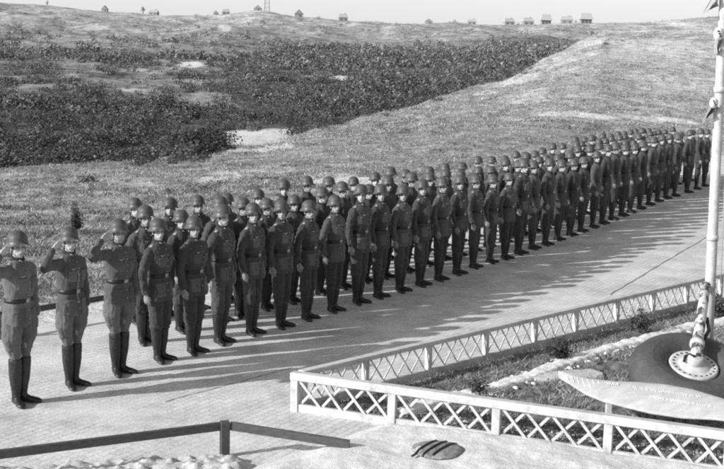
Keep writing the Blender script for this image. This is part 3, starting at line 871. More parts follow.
o = rubble('stone_edging', [(408, 414), (440, 403), (480, 395), (520, 383), (560, 368), (600, 354), (640, 343), (690, 329), (760, 318)], .12, 420, M['stone'], (.012, .032))
tag(o, 'white band of whitewashed rubble crossing the dark bed inside the fence', 'edging', kind='stuff')
o = rubble('pale_gravel', [(400, 413), (450, 419), (520, 431), (600, 442), (740, 461)], .17, 170, M['rough_sand'], (.008, .024), 5)
tag(o, 'pale gravel strip along the inner foot of the front fence', 'gravel', kind='stuff')
o = px_strip('sand_patch', [(535, 380), (590, 377)], .17, m=M['rough_sand'], s=140, h=.01); tag(o, kind='structure')

# ------------------------------------------------------------------ low lattice fences
def fence(name, label, a, d, posts, h, nx, sw=.022, railw=.085, railh=.075, pw=.085):
    """posts: distances along d from a"""
    rt = empty(name, (float(a[0]), float(a[1]), 0), math.atan2(d[1], d[0])); tag(rt, label, 'fence')
    L0, L1 = posts[0], posts[-1]
    m = MB(); m.bar((L0 - .045, 0, h - railh / 2), (L1 + .045, 0, h - railh / 2), railw, railh); m.build('top_rail', M['white'], rt, bev=.006)
    m = MB(); m.bar((L0, 0, .045), (L1, 0, .045), .045, .085); m.build('bottom_rail', M['white'], rt, bev=.004)
    for p in posts:
        m = MB(); m.box((p, 0, (h - railh) / 2 - .002), (pw, .075, h - railh)); m.build('post', M['white'], rt, bev=.004)
    for p, q in zip(posts, posts[1:]):
        m = MB(); z0, z1 = .075, h - railh + .008
        s = p + .05; e = q - .05; w = (e - s) / nx
        for k in range(nx):
            j = [random.uniform(-.012, .012) for _ in range(4)]
            m.bar((s + k * w + j[0], .0125, z0), (s + (k + 1) * w + j[1], .0125, z1), .012, sw)
            m.bar((s + k * w + j[2], -.0125, z1), (s + (k + 1) * w + j[3], -.0125, z0), .012, sw)
        m.build('lattice', M['white'], rt)
    return rt
sp_f = np.linalg.norm(FB2 - FA) / 3
fence('lattice_fence', 'near run of low white lattice fence with wide top rail beside the sand mound', FA, fd, [k * sp_f for k in range(7)], .44, 4, .028, .10, .085)
bd = (BC - FA) / np.linalg.norm(BC - FA)
bp = []
for px, py in ((365, 389), (428, 370), (485, 355.5), (534, 342), (575, 331), (616, 320), (652, 310.5), (686, 301), (720, 292)):
    # crossing of the view direction with the fence line
    P = at(px, py)[:2]; k = P[0] / P[1]; t = (k * FA[1] - FA[0]) / (bd[0] - k * bd[1]); bp.append(float(t))
fence('lattice_fence', 'far run of low white lattice fence between the paved road and the dark bed', FA, bd, [.12] + bp, .44, 4, .016, .10, .055, .06)
rd2 = (FDm - BC) / np.linalg.norm(FDm - BC)
fence('lattice_fence', 'side run of low white lattice fence behind the mast at the right edge', BC + bd * .02, rd2, [.12, 1.2, 2.3, 3.4, 4.5], .44, 4, .016, .10, .055, .06)

# ------------------------------------------------------------------ dark low railings
C0 = at(226, 455)[:2]
def railing(label, base, ends, posts, h=.345):
    rt = empty('low_railing', (0, 0, 0)); tag(rt, label, 'railing')
    for k, (a, b) in enumerate(ends):
        m = MB(); m.bar(a, b, .035, .082); m.build('rail', M['rail'], rt, bev=.004)
    for p, hh in posts:
        m = MB(); m.box((p[0], p[1], hh / 2), (.085, .075, hh), Matrix.Rotation(.35, 3, 'Z')); m.build('post', M['rail'], rt, bev=.004)
    return rt
pl = at(-3, 454.5, .30); pm = at(225, 425.5, .305)
pl2 = pl + (pl - pm) * .6
pr = at(352, 444.5, .2)
pc = at(226.5, 455)
railing('dark wooden low railing bending at a short post in the sandy foreground', None,
        [(tuple(pl2), tuple(pm + (pm - pl) / np.linalg.norm(pm - pl) * .02)), (tuple(pm + np.array([.05, .0, .0])), tuple(pr + (pr - pm) * -.02))],
        [((pm[0], pm[1] - .01), .352), ((pl2[0] + .1, pl2[1] + .03), .34)])
qa = at(-30, 320, .30); qb = at(124, 294.5, .30)
railing('dark wooden low railing behind the three saluting officers', None, [(tuple(qa), tuple(qb))], [((qa[0] + .3, qa[1] + .2), .33), ((qb[0] - .1, qb[1] - .06), .33)])

# ------------------------------------------------------------------ oval woven bundle on the sand
b0 = at(438, 449, .20)
rt = empty('woven_mat', (b0[0], b0[1], .185)); rt.scale = (1.05, 1.2, .75); rt.rotation_euler.z = -.1; tag(rt, 'dark oval bundle crossed by raised strips, lying on the white sand', 'bundle')
mb = MB(); rings = []
for k in range(9):
    t = k / 8; ph = t * math.pi / 2
    rings.append([(.235 * math.cos(ph) * math.cos(q) * (1 + .05 * math.sin(3 * q)), .20 * math.cos(ph) * math.sin(q), .055 * math.sin(ph) ** .7) for q in [2 * math.pi * i / 36 for i in range(36)]])
mb.rings(rings[:-1]); mb.build('mound', M['mat_dark'], rt, True)
for k, off in enumerate((-.12, -.03, .06)):
    mb = MB(); pts = []
    for i in range(13):
        t = -1 + i / 6; x = off + .10 * t; y = .17 * t; r2 = min(.999, (x / .235) ** 2 + (y / .19) ** 2)
        pts.append((x, y, .058 * (1 - r2) ** .35 + .003))
    mb.tube(pts, .012, 8); mb.build('strip', M['belt'], rt, True)
mb = MB(); mb.ell((-.15, -.03, .025), (.05, .08, .022), 14, 8); mb.build('pale_patch', M['rough_sand'], rt, True)

# ------------------------------------------------------------------ wheel, strut, mast
WZ = .42
wc = at(694, 364, WZ)
wr = empty('aircraft_wheel', tuple(wc)); tag(wr, 'large dark tyre lying tilted with a pale riveted hub, inside the fence', 'wheel')
tilt = math.radians(20)
wr.rotation_euler = (tilt, R(2), 0)
def lathe(mb, prof, n=56):
    mb.rings([[(r * math.cos(q), r * math.sin(q), z) for q in [2 * math.pi * i / n for i in range(n)]] for r, z in prof], False)
mb = MB(); prof = []
RW, TR = .70, .235
for k in range(25):
    a = 2 * math.pi * k / 24 + math.pi / 2
    rr_ = RW - .22 + .235 * math.cos(a) + .006 * math.sin(8 * a); prof.append((rr_, TR * math.sin(a) - .175))
lathe(mb, prof); mb.build('tyre', M['tyre'], wr, True)
mb = MB(); lathe(mb, [(.075, .05), (.09, .04), (.10, .02), (.15, .012), (.17, -.012), (.19, -.016), (.25, .0), (.275, -.004), (.283, -.03), (.283, -.10), (.02, -.10)]); 
mb.build('hub', M['hub'], wr, True)
for k in range(22):
    a = 2 * math.pi * k / 22; m = MB(); m.ell((.232 * math.cos(a), .232 * math.sin(a), -.004), (.014, .014, .007), 8, 6); m.build('hub_hole', M['hole'], wr, True)
m = MB(); m.tube([(0, 0, .0), (0, 0, .10), (0, 0, .115)], [.10, .095, .085], 28); m.build('axle_cap', M['hub'], wr, True)
m = MB(); m.tube([(-.13, -.03, .04), (-.12, 0, .10), (-.06, .03, .11), (-.02, -.03, .12)], .018, 8); m.build('brake_line', M['hole'], wr, True)
# pedestal under the wheel
mb = MB(); pr_ = [(.52, 0), (.50, .14), (.42, WZ - .24), (.3, WZ - .24)]
ped = empty('pedestal', (wc[0], wc[1], 0)); 
mb.rings([[(r * math.cos(q), r * math.sin(q), z) for q in [2 * math.pi * i / 32 for i in range(32)]] for r, z in ((.60, 0), (.56, .10), (.40, .14))]); 
bpy.data.objects.remove(ped)
o = mb.build('pedestal', M['rough_sand'], None, True, loc=(wc[0], wc[1], .0)); tag(o, 'low rough concrete pedestal under the tilted tyre', 'pedestal')
# strut from the hub up to the mast
s0 = at(694, 350, WZ + .10)
mbase = None
sA = Vector(tuple(wc)) + Vector((.0, -.03, .10))
top_px = (705.5, 286)
# mast foot stands a little behind the wheel
mx, my = wc[0] + .42, wc[1] + 1.25
def col_at(px, py, yy):
    d = FW * F_PX + RT * (px - 362) - UP * (py - 234.5); t = yy / d[1]; return Vector((float(d[0] * t), yy, float(CAM_H + d[2] * t)))
YM = float(wc[1] + 1.1)
sB = col_at(706, 285, YM - .12)
st = empty('undercarriage_strut', tuple(sA)); tag(st, 'blotched tilted strut rising from the tyre hub to the white mast', 'strut')
dlt = sB - sA
mb = MB(); mb.tube([Vector((0, 0, 0)), dlt * .12, dlt * .16, dlt * .55, dlt], [.058, .060, .064, .062, .056], 20); mb.build('leg', M['camo'], st, True)
mb = MB(); mb.tube([dlt * .14, dlt * .19], [.085, .085], 20); mb.build('clamp', M['hub'], st, True)
mb = MB(); mb.tube([dlt * .5, dlt * .53], [.066, .066], 20); mb.build('clamp', M['camo'], st, True)
mb = MB(); mb.tube([dlt * .16 + Vector((.05, 0, 0)), dlt * .35 + Vector((.12, .02, 0)), dlt * .52 + Vector((.07, 0, 0))], .022, 10); mb.build('torque_link', M['hole'], st, True)
mf = col_at(709.5, 300, YM); mt = col_at(716.2, 160, YM); mtop = mf + (mt - mf) * 2.7
mdir = (mt - mf) / (mt.z - mf.z); foot = mf - mdir * mf.z
ms = empty('mast', tuple(foot)); tag(ms, 'tall white mast rising out of the picture at the right edge', 'mast')
T = mdir * (mtop.z)
mb = MB(); mb.tube([T * 0, T * .25, T * .5, T * .75, T], [.070, .064, .058, .053, .048], 20); mb.build('pole', M['mast'], ms, True)
for fz in (.30, .62):
    mb = MB(); mb.tube([T * fz, T * (fz + .012)], [.070, .070], 20); mb.build('band', M['mast'], ms, True)
mb = MB(); mb.box((0, 0, .04), (.34, .34, .08)); mb.build('base_block', M['rough_sand'], ms, bev=.01)
mb = MB(); mb.tube([T * .2 + Vector((.1, -.09, 0)), T * .6 + Vector((.085, -.08, 0)), T + Vector((.08, -.07, 0))], .006, 6); mb.build('halyard', M['white'], ms, True)

# bunting tied along the mast: grey cloth with a pale round patch
def pennant(pxs, disc, label, seed):
    yy = YM - .05
    c = col_at(*pxs[0], yy)
    rt = empty('pennant', tuple(c)); tag(rt, label, 'pennant', 'pennants hanging on the mast')
    P = [col_at(*p, yy) - c for p in pxs]
    A, B, Cc = P[0], P[1], P[2]
    mb = MB(); n = 12; grid = []
    for i in range(n + 1):
        for j in range(n + 1):
            s, t = i / n, j / n
            q = A * (1 - s) * (1 - t) + B * s * (1 - t) + Cc * t * (1 - s * .6) + (B * .6) * s * t * .0 + (P[3] if len(P) > 3 else B) * s * t * .6
            grid.append(q + Vector((.0, .045 * math.sin(s * 8 + seed) + .02 * math.sin(t * 9 + s * 4), .0)))
    w = n + 1
    mb.add(grid, [(i * w + j, (i + 1) * w + j, (i + 1) * w + j + 1, i * w + j + 1) for i in range(n) for j in range(n)])
    mb.build('cloth', M['flag'], rt, True)
    if disc:
        dc = col_at(disc[0], disc[1], yy - .09) - c; mb = MB(); r = disc[2] / 1110 * yy
        mb.tube([dc, dc + Vector((0, .012, 0))], [r, r], 24, 1.25, ref=(1, 0, 0)); dd = mb.build('round_patch', M['flagwhite'], rt, True)
        mb = MB()
        for k in range(3): mb.ell(dc + Vector((r * .25 * (k - .6), -.004, r * (.5 - .45 * k))), (r * .28, .006, r * .16), 8, 6)
        mb.build('dark_mark', M['hole'], dd, True)
pennant([(717, -12), (719, 6), (704, 14), (712, 8)], None, 'grey cloth tip blowing left at the very top of the mast', 1)
pennant([(716, 26), (722, 40), (715, 54), (720, 52)], (719, 34, 5.2), 'small cloth with a pale round patch hanging high on the mast', 2)
pennant([(713, 96), (717, 108), (702, 124), (712, 112)], (714, 103, 4.2), 'small cloth with a pale round patch hanging midway on the mast', 3)

# ------------------------------------------------------------------ propeller blade plaque
pb = empty('propeller_blade', tuple(at(606, 415)[:2]) + (0,)); tag(pb, 'pale weathered propeller blade with faint writing, laid level on a short post', 'propeller blade')
up_e = [(558, 370.5), (575, 375.5), (590, 378.5), (613, 381), (640, 382), (664, 384), (692, 389), (722, 398), (745, 407), (775, 422)]
lo_e = [(559, 378), (572, 386), (586, 395), (603, 402), (626, 408), (651, 414), (682, 418.5), (715, 420), (738, 423), (770, 432)]
# the blade lies in a plane through its axis, face turned up towards the camera
Pa = Vector(tuple(at(560, 374, .46))); Pb = Vector(tuple(at(770, 427, .40)))
ax = (Pb - Pa).normalized(); nrm0 = (Vector((0, 0, CAM_H)) - (Pa + Pb) / 2).normalized()
nrm = (Vector((-.05, -.55, .80))); nrm = (nrm - ax * nrm.dot(ax)).normalized()
def on_plane(px, py):
    d = Vector(tuple(FW * F_PX + RT * (px - 362) - UP * (py - 234.5))); c = Vector((0, 0, CAM_H)); t = (Pa - c).dot(nrm) / d.dot(nrm); return c + d * t
org = Vector(pb.location)
mb = MB(); rings = []
for a, b in zip(up_e, lo_e):
    A = on_plane(*a) - org; B = on_plane(*b) - org; r = []
    for i in range(20):
        q = 2 * math.pi * i / 20; s = (1 - math.cos(q)) / 2; w = (B - A).length
        r.append(A.lerp(B, s) + nrm * (math.sin(q) * min(.035, w * .09)))
    rings.append(r)
mb.rings(rings); mb.build('blade', M['prop'], pb, True)
m = MB(); q0 = on_plane(609, 403) - org; m.bar((q0.x, q0.y, -.02), (q0.x, q0.y, q0.z - .01), .05, .06, up=(1, 0, 0)); m.build('support_post', M['white'], pb, bev=.004)
q1 = on_plane(735, 413) - org; m = MB(); m.bar((q1.x, q1.y, -.02), (q1.x, q1.y, q1.z - .03), .05, .06, up=(1, 0, 0)); m.build('support_post', M['white'], pb, bev=.004)
m = MB()
def scribble(x0, y0, x1, y1, seed):
    r_ = random.Random(seed); x = x0
    while x < x1:
        w = r_.uniform(1.2, 2.6); t = (x - x0) / (x1 - x0); y = y0 + (y1 - y0) * t
        p = on_plane(x, y - r_.uniform(.8, 2.0)); q = on_plane(x + w * .6, y + r_.uniform(.6, 1.6)); r2 = on_plane(x + w, y - r_.uniform(.3, 1.5))
        of = nrm * .0375 - org
        m.bar(p + of, q + of,   .0045, .0012, up=tuple(nrm)); m.bar(q + of, r2 + of,   .0045, .0012, up=tuple(nrm))
        x += w + (r_.uniform(1.5, 3) if r_.random() < .2 else .35)
for q in ((634, 390, 704, 400, 1), (650, 399, 712, 410, 2), (607, 386, 618, 387, 3)):
    m = MB(); scribble(*q); m.build('writing_line', M['letter'], pb)
m = MB()
for k in range(7):
    p = on_plane(567 + k * 5.2, 377.5 + k * .7); q = on_plane(569 + k * 5.4, 381.5 + k * 2.2); of = nrm * .022 - org
    m.bar(p + of, q + of, .006, .003, up=tuple(nrm))
m.build('edge_marks', M['letter'], pb)

# ------------------------------------------------------------------ plants
def leaf_cloud(n, size, shape, seed, shell=.5):
    r = np.random.default_rng(seed)
    d = r.normal(size=(n, 3)); d /= np.linalg.norm(d, axis=1)[:, None]
    rad = (shell + (1 - shell) * r.random(n)) * (1 + .35 * np.sin(d[:, 0] * 5 + seed) * np.cos(d[:, 1] * 4 + seed * 2))
    c = d * rad[:, None] * np.array(shape); c[:, 2] = np.abs(c[:, 2])
    nn = d * np.array([1, 1, 1.3]) + r.normal(size=(n, 3)) * .45; nn[:, 2] = np.abs(nn[:, 2]) ; nn /= np.linalg.norm(nn, axis=1)[:, None]
    a = np.cross(nn, r.normal(size=(n, 3))); a /= np.linalg.norm(a, axis=1)[:, None]; b = np.cross(a, nn)
    s = size * r.uniform(.6, 1.4, n)[:, None]
    return np.stack([c - a * s * .5, c + b * s * .32, c + a * s * .5, c - b * s * .32], 1)      # n,4,3
def scatter(protos, pos, scl, rot, pick):
    out = []
    for k, pr in enumerate(protos):
        m = pick == k; p = pos[m]; s = scl[m]; a = rot[m]
        c, sn = np.cos(a)[:, None, None], np.sin(a)[:, None, None]
        q = pr[None].reshape(1, -1, 4, 3)
        x = q[..., 0] * c - q[..., 1] * sn; y = q[..., 0] * sn + q[..., 1] * c; z = np.broadcast_to(q[..., 2], x.shape)
        w = np.stack([x, y, z], -1) * s[:, None, None, None] + p[:, None, None, :]
        out.append(w.reshape(-1, 3))
    V = np.concatenate(out); F = np.arange(len(V), dtype=np.int32).reshape(-1, 4); return V, F
def wedge(n, d0, d1, a0=-.62, a1=.62, power=-1):
    t = rng.random(n); D = 1 / (1 / d0 + (1 / d1 - 1 / d0) * t) if power < 0 else np.sqrt(d0 ** 2 + (d1 ** 2 - d0 ** 2) * t)
    th = rng.uniform(a0, a1, n); return D * np.sin(th), D * np.cos(th), D
Vs = []; 
for d0, d1, n, q, ls, sc in ((58, 115, 5400, 260, .15, (.45, 1.15)), (115, 190, 7800, 110, .22, (.5, 1.35)), (190, 490, 32000, 30, .34, (.35, 1.4))):
    x, y, D = wedge(n, d0, d1); dn = shrub_density(x, y); keep = rng.random(n) < dn * 1.0
    x, y = x[keep], y[keep]; z = terr(x, y) - .12
    protos = [leaf_cloud(q, ls, (1.0, 1.0, 1.25), 10 + k, .45) for k in range(4)]
    s = (sc[0] + (sc[1] - sc[0]) * rng.random(len(x)) ** 1.6) * (1 + .7 * fbm(x / 7, y / 7, 70, 2))
    V_, F_ = scatter(protos, np.stack([x, y, z], 1), s, rng.uniform(0, 6.28, len(x)), rng.integers(0, 4, len(x)))
    Vs.append(V_)
V_ = np.concatenate(Vs); F_ = np.arange(len(V_), dtype=np.int32).reshape(-1, 4)
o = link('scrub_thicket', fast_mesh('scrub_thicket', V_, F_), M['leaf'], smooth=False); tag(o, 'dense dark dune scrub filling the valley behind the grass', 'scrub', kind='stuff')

# grass blades
def blades(n, d0, d1, w, h, seed, keepf):
    x, y, D = wedge(n, d0, d1); k = keepf(x, y, D); x, y, D = x[k], y[k], D[k]; z = terr(x, y) - .02; n = len(x)
    a = rng.uniform(0, 6.28, n); f = (D / d0) ** .6; W = w * f * rng.uniform(.6, 1.3, n); H = h * rng.uniform(.5, 1.3, n) * (f ** .3)
    dx, dy = np.cos(a) * W, np.sin(a) * W; lx, ly = rng.normal(0, .8, n) * H, rng.normal(0, .8, n) * H
    A = np.stack([x - dx, y - dy, z], 1); B = np.stack([x + dx, y + dy, z], 1); C = np.stack([x + lx, y + ly, z + H], 1)
    return np.stack([A, B, C], 1).reshape(-1, 3)
def keep_near(x, y, D):
    q = (x - O0[0]) * NN[0] + (y - O0[1]) * NN[1]; dn = vn(x * .8, y * .8, 41) * .6 + vn(x * 2.7, y * 2.7, 43) * .7
    th = np.arctan2(x, y); xi = 366 + 1110 * np.tan(th); dc = np.interp(xi, TX, TD)
    return (q > 3.0) & (rng.random(len(x)) < np.clip((dn - .35) * 1.6, 0, 1) * (1 - .85 * ellipse_mask(x, y, ELL)) * sstep(2.9, 5, q)) & (D < dc + 3)
BV = np.concatenate([blades(560000, 16, 62, .011, .085, 1, keep_near), blades(280000, 60, 160, .035, .11, 2, keep_near)])
o = link('grass', fast_mesh('grass', BV, np.arange(len(BV), dtype=np.int32).reshape(-1, 3)), M['blade_grass'], smooth=False); tag(o, 'dry rough grass covering the dune slope behind the soldiers', 'grass', kind='stuff')
# low dark weeds mixed into the grass
x, y, D = wedge(14000, 19, 165); k = keep_near(x, y, D) & (vn(x * .25, y * .25, 77) > .42); x, y, D = x[k], y[k], D[k]
protos = [leaf_cloud(46, .16, (1, 1, .7), 60 + q, .3) for q in range(3)]
V_, F_ = scatter(protos, np.stack([x, y, terr(x, y) - .02], 1), .07 + .12 * rng.random(len(x)) ** 2 + .0030 * D, rng.uniform(0, 6.28, len(x)), rng.integers(0, 3, len(x)))
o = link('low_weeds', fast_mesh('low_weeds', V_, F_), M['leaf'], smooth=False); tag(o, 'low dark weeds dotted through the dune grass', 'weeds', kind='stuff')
def bed_blades(n):
    bx = FA[0] + rng.random(n) * 9; by = 9.0 + rng.random(n) * 10; S = inside(bx, by, bedp)
    k = (S > .08) & (vn(bx * 2.1, by * 2.1, 15) + .5 * vn(bx * 7, by * 7, 16) > .45); bx, by = bx[k], by[k]; n = len(bx)
    a = rng.uniform(0, 6.28, n); W = rng.uniform(.004, .010, n); H = rng.uniform(.03, .09, n); lx, ly = rng.normal(0, .9, n) * H, rng.normal(0, .9, n) * H
    A = np.stack([bx - np.cos(a) * W, by - np.sin(a) * W, bx * 0], 1); B = np.stack([bx + np.cos(a) * W, by + np.sin(a) * W, bx * 0], 1); C = np.stack([bx + lx, by + ly, H], 1)
    return np.stack([A, B, C], 1).reshape(-1, 3)
BB = bed_blades(170000)
o = link('bed_grass', fast_mesh('bed_grass', BB, np.arange(len(BB), dtype=np.int32).reshape(-1, 3)), M['blade_grass'], smooth=False); tag(o, 'short sparse grass in the dark bed inside the fence', 'grass', kind='stuff')
# straggling bushes where the scrub thins into the grass
x, y, D = wedge(9000, 38, 130, -.5, .25); dc = np.interp(366 + 1110 * np.tan(np.arctan2(x, y)), TX, TD)
k = (D < dc + 2) & (rng.random(len(x)) < np.exp(-(dc - D) / 2.8) * .8) & (fbm(x / 5, y / 5, 55, 3) > -.05); x, y, D = x[k], y[k], D[k]
k = hollow(x, y, 165) < .2; x, y, D = x[k], y[k], D[k]
protos = [leaf_cloud(120, .22, (1, 1, .9), 90 + q, .35) for q in range(3)]
V_, F_ = scatter(protos, np.stack([x, y, terr(x, y) - .05], 1), .18 + .42 * rng.random(len(x)) ** 2, rng.uniform(0, 6.28, len(x)), rng.integers(0, 3, len(x)))
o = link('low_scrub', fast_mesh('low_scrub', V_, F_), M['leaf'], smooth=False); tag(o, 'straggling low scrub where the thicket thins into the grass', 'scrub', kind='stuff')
# creeping growth in the bed
n = 12000; P = rng.random((n, 2)); bx = FA[0] + P[:, 0] * 9; by = 9.0 + P[:, 1] * 10; S = inside(bx, by, bedp)
k = (S > .12) & (vn(bx * 1.3, by * 1.3, 5) + .4 * vn(bx * 5, by * 5, 6) > .55); bx, by = bx[k], by[k]
protos = [leaf_cloud(34, .30, (1, 1, .6), 80 + q, .2) for q in range(3)]
V_, F_ = scatter(protos, np.stack([bx, by, np.full(len(bx), .01)], 1), rng.uniform(.02, .07, len(bx)), rng.uniform(0, 6.28, len(bx)), rng.integers(0, 3, len(bx)))
o = link('ground_cover', fast_mesh('ground_cover', V_, F_), mat('bed_leaves', .08, .9, leaf_nodes(.05, .16, 0), .1), smooth=False); tag(o, 'low creeping growth covering the dark bed inside the fence', 'ground cover', kind='stuff')

def plant(px, py, hpx, wpx, label, name='shrub', cat='shrub', n=150, z0=None, group=None, dark=True, size=None, grounded=False, off=.22):
    if grounded: P, t = hit(px, py)
    else: P = at(px, py); t = math.hypot(P[0], P[1])
    H = hpx / 1110 * t; W = wpx / 1110 * t / 2; ls = size or max(.02, H * .12)
    rt = empty(name, (float(P[0]), float(P[1]), float(P[2]) if grounded else 0)); tag(rt, label, cat, group)
    C = leaf_cloud(n, ls, (W, W, H * .75), int(px), .15); C[..., 2] += H * off
    link('foliage', fast_mesh('foliage', C.reshape(-1, 3), np.arange(n * 4, dtype=np.int32).reshape(-1, 4)), M['leaf_dark'], rt, smooth=False)
    m = MB(); m.tube([(0, 0, -.02), (.01 * H, 0, H * .4), (-.01, .01, H * .8)], [H * .04, H * .03, H * .012], 8)
    for k in range(5):
        a = k * 1.3; z = H * (.3 + .1 * k); m.tube([(0, 0, z), (W * .7 * math.cos(a), W * .7 * math.sin(a), z + H * .15)], [H * .015, H * .006], 6)
    m.build('stem', M['bark'], rt, True)
plant(76, 229, 31, 13, 'small dark upright conifer standing behind the second officer', 'conifer', 'conifer', 2600, size=.035, off=.02)
plant(477, 397, 26, 26, 'spindly young shrub in the bed nearest the front fence', n=420, size=.03)
plant(560, 362, 26, 24, 'young leafy shrub in the bed left of the white band', n=600, size=.035)
plant(640, 336, 32, 28, 'young leafy shrub in the bed just left of the tyre', n=700, size=.035)
plant(716, 318, 26, 30, 'dark leafy shrub close behind the blotched strut', n=700, size=.04)
for px, py, h, w, lb in ((212, 147, 24, 60, 'large rounded dark bush left of the bright sand hollow'), (192, 150, 26, 44, 'rounded dark bush at the valley edge, left neighbour of the large one')):
    plant(px, py, h, w, lb, 'bush', 'bush', 900, grounded=True, size=.2)
for px, lb in ((143, 'small bare tree alone on the far skyline at left'), (47, 'tiny dark tree on the highest far dune at left')):
    yS = np.interp(px, SX, SY) + 1.5; plant(px, float(yS), 8 if px == 143 else 5, 5, lb, 'tree', 'tree', 60, grounded=False) if False else None

# ------------------------------------------------------------------ far houses on the skyline
def crest(px):
    """highest visible point of the far dunes in this direction"""
    th = math.atan((px - 362) / F_PX); best = None
    for D in np.linspace(380, 500, 61):
        x, y = D * math.sin(th), D * math.cos(th); z = float(terr(x, y)); qx, qy = to_px(x, y, z)
        x += (px - qx) / F_PX * D; z = float(terr(x, y)); qx, qy = to_px(x, y, z)
        if best is None or qy < best[0]: best = (qy, x, y, z, D)
    return best
def house(px, wpx, hpx, kind, label, lift=0):
    qy, x, y, z, D = crest(px); s = D / 1110; W = wpx * s; H = hpx * s; dp = W * .75
    rt = empty('house', (x, y, z - .4), random.uniform(-.15, .15)); tag(rt, label, 'house', 'houses on the far skyline')
    H += .4
    if kind == 'stilt':
        wb = H * .42
        mb = MB(); mb.box((0, 0, wb / 2), (W * .8, dp * .7, wb)); w = mb.build('wall', M['house_wall'], rt)
        for k in (-1, 0, 1):
            mb = MB(); mb.box((k * W * .26, -dp * .35 - .02, wb * .55), (W * .16, .1, wb * .7)); mb.build('opening', M['house_dark'], w)
        mb = MB(); b, t = wb, H
        mb.add([(-W / 2, -dp / 2, b), (W / 2, -dp / 2, b), (W / 2, dp / 2, b), (-W / 2, dp / 2, b), (-W * .36, -dp * .12, t), (W * .36, -dp * .12, t), (W * .36, dp * .12, t), (-W * .36, dp * .12, t)], [(3, 2, 1, 0), (4, 5, 6, 7), (0, 1, 5, 4), (1, 2, 6, 5), (2, 3, 7, 6), (3, 0, 4, 7)])
        mb.build('roof', M['house_roof'], rt)
    elif kind == 'gable':
        wb = H * .45
        mb = MB(); mb.box((0, 0, wb / 2), (W * .9, dp, wb)); w = mb.build('wall', M['house_dim'], rt)
        mb = MB(); mb.box((W * .12, -dp / 2 - .02, wb * .5), (W * .2, .1, wb * .5)); mb.build('window', M['house_dark'], w)
        mb = MB(); mb.add([(-W / 2, -dp / 2 - .2, wb), (W / 2, -dp / 2 - .2, wb), (0, -dp / 2 - .2, H), (-W / 2, dp / 2, wb), (W / 2, dp / 2, wb), (0, dp / 2, H)], [(0, 1, 2), (5, 4, 3), (0, 2, 5, 3), (1, 4, 5, 2), (0, 3, 4, 1)])
        mb.build('roof', M['house_wall'], rt)
    else:
        wb = H * .5
        mb = MB(); mb.box((0, 0, wb / 2), (W * .92, dp, wb)); w = mb.build('wall', M['house_dim'], rt)
        for k in (-1, 1):
            mb = MB(); mb.box((k * W * .22, -dp / 2 - .02, wb * .5), (W * .14, .1, wb * .45)); mb.build('window', M['house_dark'], w)
        mb = MB(); b, t = wb, H
        mb.add([(-W / 2, -dp / 2 - .2, b), (W / 2, -dp / 2 - .2, b), (W / 2, dp / 2, b), (-W / 2, dp / 2, b), (-W * .4, 0, t), (W * .4, 0, t)], [(3, 2, 1, 0), (0, 1, 5, 4), (2, 3, 4, 5), (1, 2, 5), (3, 0, 4)])
        rf = mb.build('roof', M['house_roof'], rt)
        mb = MB(); mb.box((W * .18, 0, t), (W * .09, W * .09, H * .22)); mb.build('chimney', M['house_wall'], rf)
house(586, 13, 9.5, 'stilt', 'largest far house, rightmost on the skyline, dark openings under its roof')
house(546, 11.5, 9, 'stilt', 'tall far house on dark openings, near the middle of the row')
house(567, 12, 6.5, 'hip', 'low pale far house between the two tall ones')
house(528, 11, 6.5, 'hip', 'low pale far house just left of the tall one')
house(509, 10.5, 6, 'hip', 'small pale far house, left end of the close row')
house(472, 9, 4.5, 'hip', 'small faint far house standing alone left of the row')
house(429, 8, 4.5, 'gable', 'tiny faint pointed hut above the middle of the valley')
house(343, 9.5, 6.5, 'hip', 'square grey far house right of the pointed one')
house(299, 9, 7, 'gable', 'pointed grey far house right of the lattice tower')
house(258, 8, 5, 'gable', 'pointed grey hut on the dune top beside the lattice tower')
house(226, 8, 4.5, 'hip', 'low grey hut left of the dune with the tower')
house(216, 5, 4, 'gable', 'tiny dark hut next to the low grey hut')
house(154, 9, 4.5, 'hip', 'low faint hut beside the lone skyline tree')
house(105, 6, 5.5, 'gable', 'tiny pointed dark hut on the far dunes at left')
# lattice tower
qy, x, y, z, D = crest(267); s = D / 1110; H = 17 * s + 4; W = 5 * s
tw = empty('lattice_tower', (x, y, z - .5)); tag(tw, 'slender open lattice tower on the far dune crest', 'tower')
def tleg(k, t): sx, sy = ((-1, -1), (1, -1), (1, 1), (-1, 1))[k]; w = W / 2 * (1 - .35 * t); return Vector((sx * w, sy * w, H * t))
for k in range(4): m = MB(); m.tube([tleg(k, 0), tleg(k, 1)], .11, 6); m.build('leg', M['house_roof'], tw)
m = MB()
for j in range(6):
    for k in range(4): m.tube([tleg(k, j / 6), tleg((k + 1) % 4, (j + 1) / 6)], .07, 5); m.tube([tleg(k, (j + 1) / 6), tleg((k + 1) % 4, (j + 1) / 6)], .07, 5)
m.build('bracing', M['house_roof'], tw)
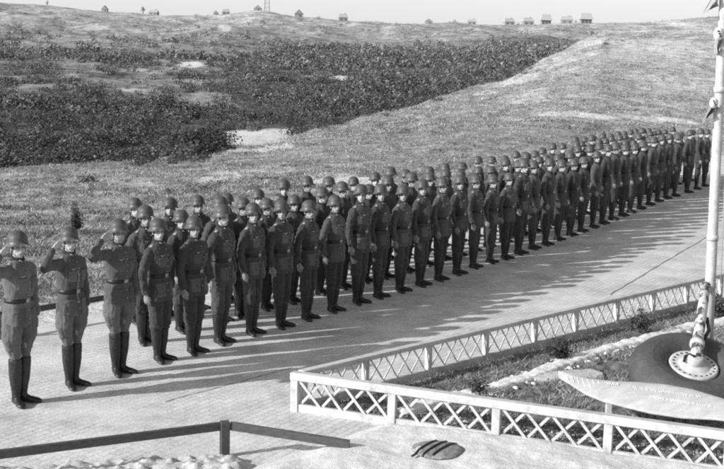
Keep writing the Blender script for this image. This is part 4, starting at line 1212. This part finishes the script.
# two little trees on the skyline
for px, h, lb in ((143, 8, 'small bare tree alone on the far skyline at left'), (47, 5, 'tiny dark tree on the high far dune at the left edge'), (576, 3.5, 'tiny dark bush between the two rightmost far houses')):
    qy, x, y, z, D = crest(px); H = h / 1110 * D + .5; rt = empty('tree', (x, y, z - .4)); tag(rt, lb, 'tree')
    C = leaf_cloud(70, H * .16, (H * .3, H * .3, H * .6), px, .2); C[..., 2] += H * .35
    link('crown', fast_mesh('crown', C.reshape(-1, 3), np.arange(280, dtype=np.int32).reshape(-1, 4)), M['house_wall'], rt, smooth=False)
    m = MB(); m.tube([(0, 0, 0), (.1, 0, H * .5), (0, 0, H * .9)], [H * .05, H * .035, H * .01], 8); m.build('trunk', M['bark'], rt, True)

# ------------------------------------------------------------------ light
SH_AZ = R(27); EL = R(24)
sun_d = bpy.data.lights.new('sun', 'SUN'); sun_d.energy = 5.0; sun_d.angle = R(.6); sun_d.color = (1, 1, 1)
sun = bpy.data.objects.new('sun', sun_d); COL.objects.link(sun)
dirv = Vector((math.cos(SH_AZ) * math.cos(EL), math.sin(SH_AZ) * math.cos(EL), -math.sin(EL)))
sun.rotation_euler = dirv.to_track_quat('-Z', 'Y').to_euler(); sun.location = (-20, -20, 30)
w = bpy.data.worlds.new('World'); scene.world = w; w.use_nodes = True; nt = w.node_tree
sky = nt.nodes.new('ShaderNodeTexSky'); sky.sky_type = 'NISHITA'; sky.sun_disc = False; sky.sun_elevation = EL
# sun stands opposite to the shadow direction; rotation is measured clockwise from +Y
sky.sun_rotation = math.atan2(-dirv.x, -dirv.y); sky.air_density = 1.6; sky.dust_density = 3.0
bw = nt.nodes.new('ShaderNodeRGBToBW'); nt.links.new(sky.outputs[0], bw.inputs[0])
bg = nt.nodes['Background']; 
tc = nt.nodes.new('ShaderNodeTexCoord'); sz = nt.nodes.new('ShaderNodeSeparateXYZ'); nt.links.new(tc.outputs['Generated'], sz.inputs[0])
hz = ramp(nt, mth(nt, 'ABSOLUTE', sz.outputs['Z']), [(0, 1.0), (.10, .75), (.30, .0)])      # bright haze low over the horizon
sm = mth(nt, 'ADD', mth(nt, 'MULTIPLY', bw.outputs[0], .125), mth(nt, 'MULTIPLY', hz, .66))
nt.links.new(sm, bg.inputs['Color']); bg.inputs['Strength'].default_value = 1.0
scene.view_settings.view_transform = 'Standard'; scene.view_settings.look = 'None'; scene.view_settings.exposure = 0; scene.view_settings.gamma = 1
scene.render.engine = 'CYCLES'; scene.cycles.max_bounces = 5; scene.cycles.use_denoising = False; scene.cycles.filter_width = 2.1
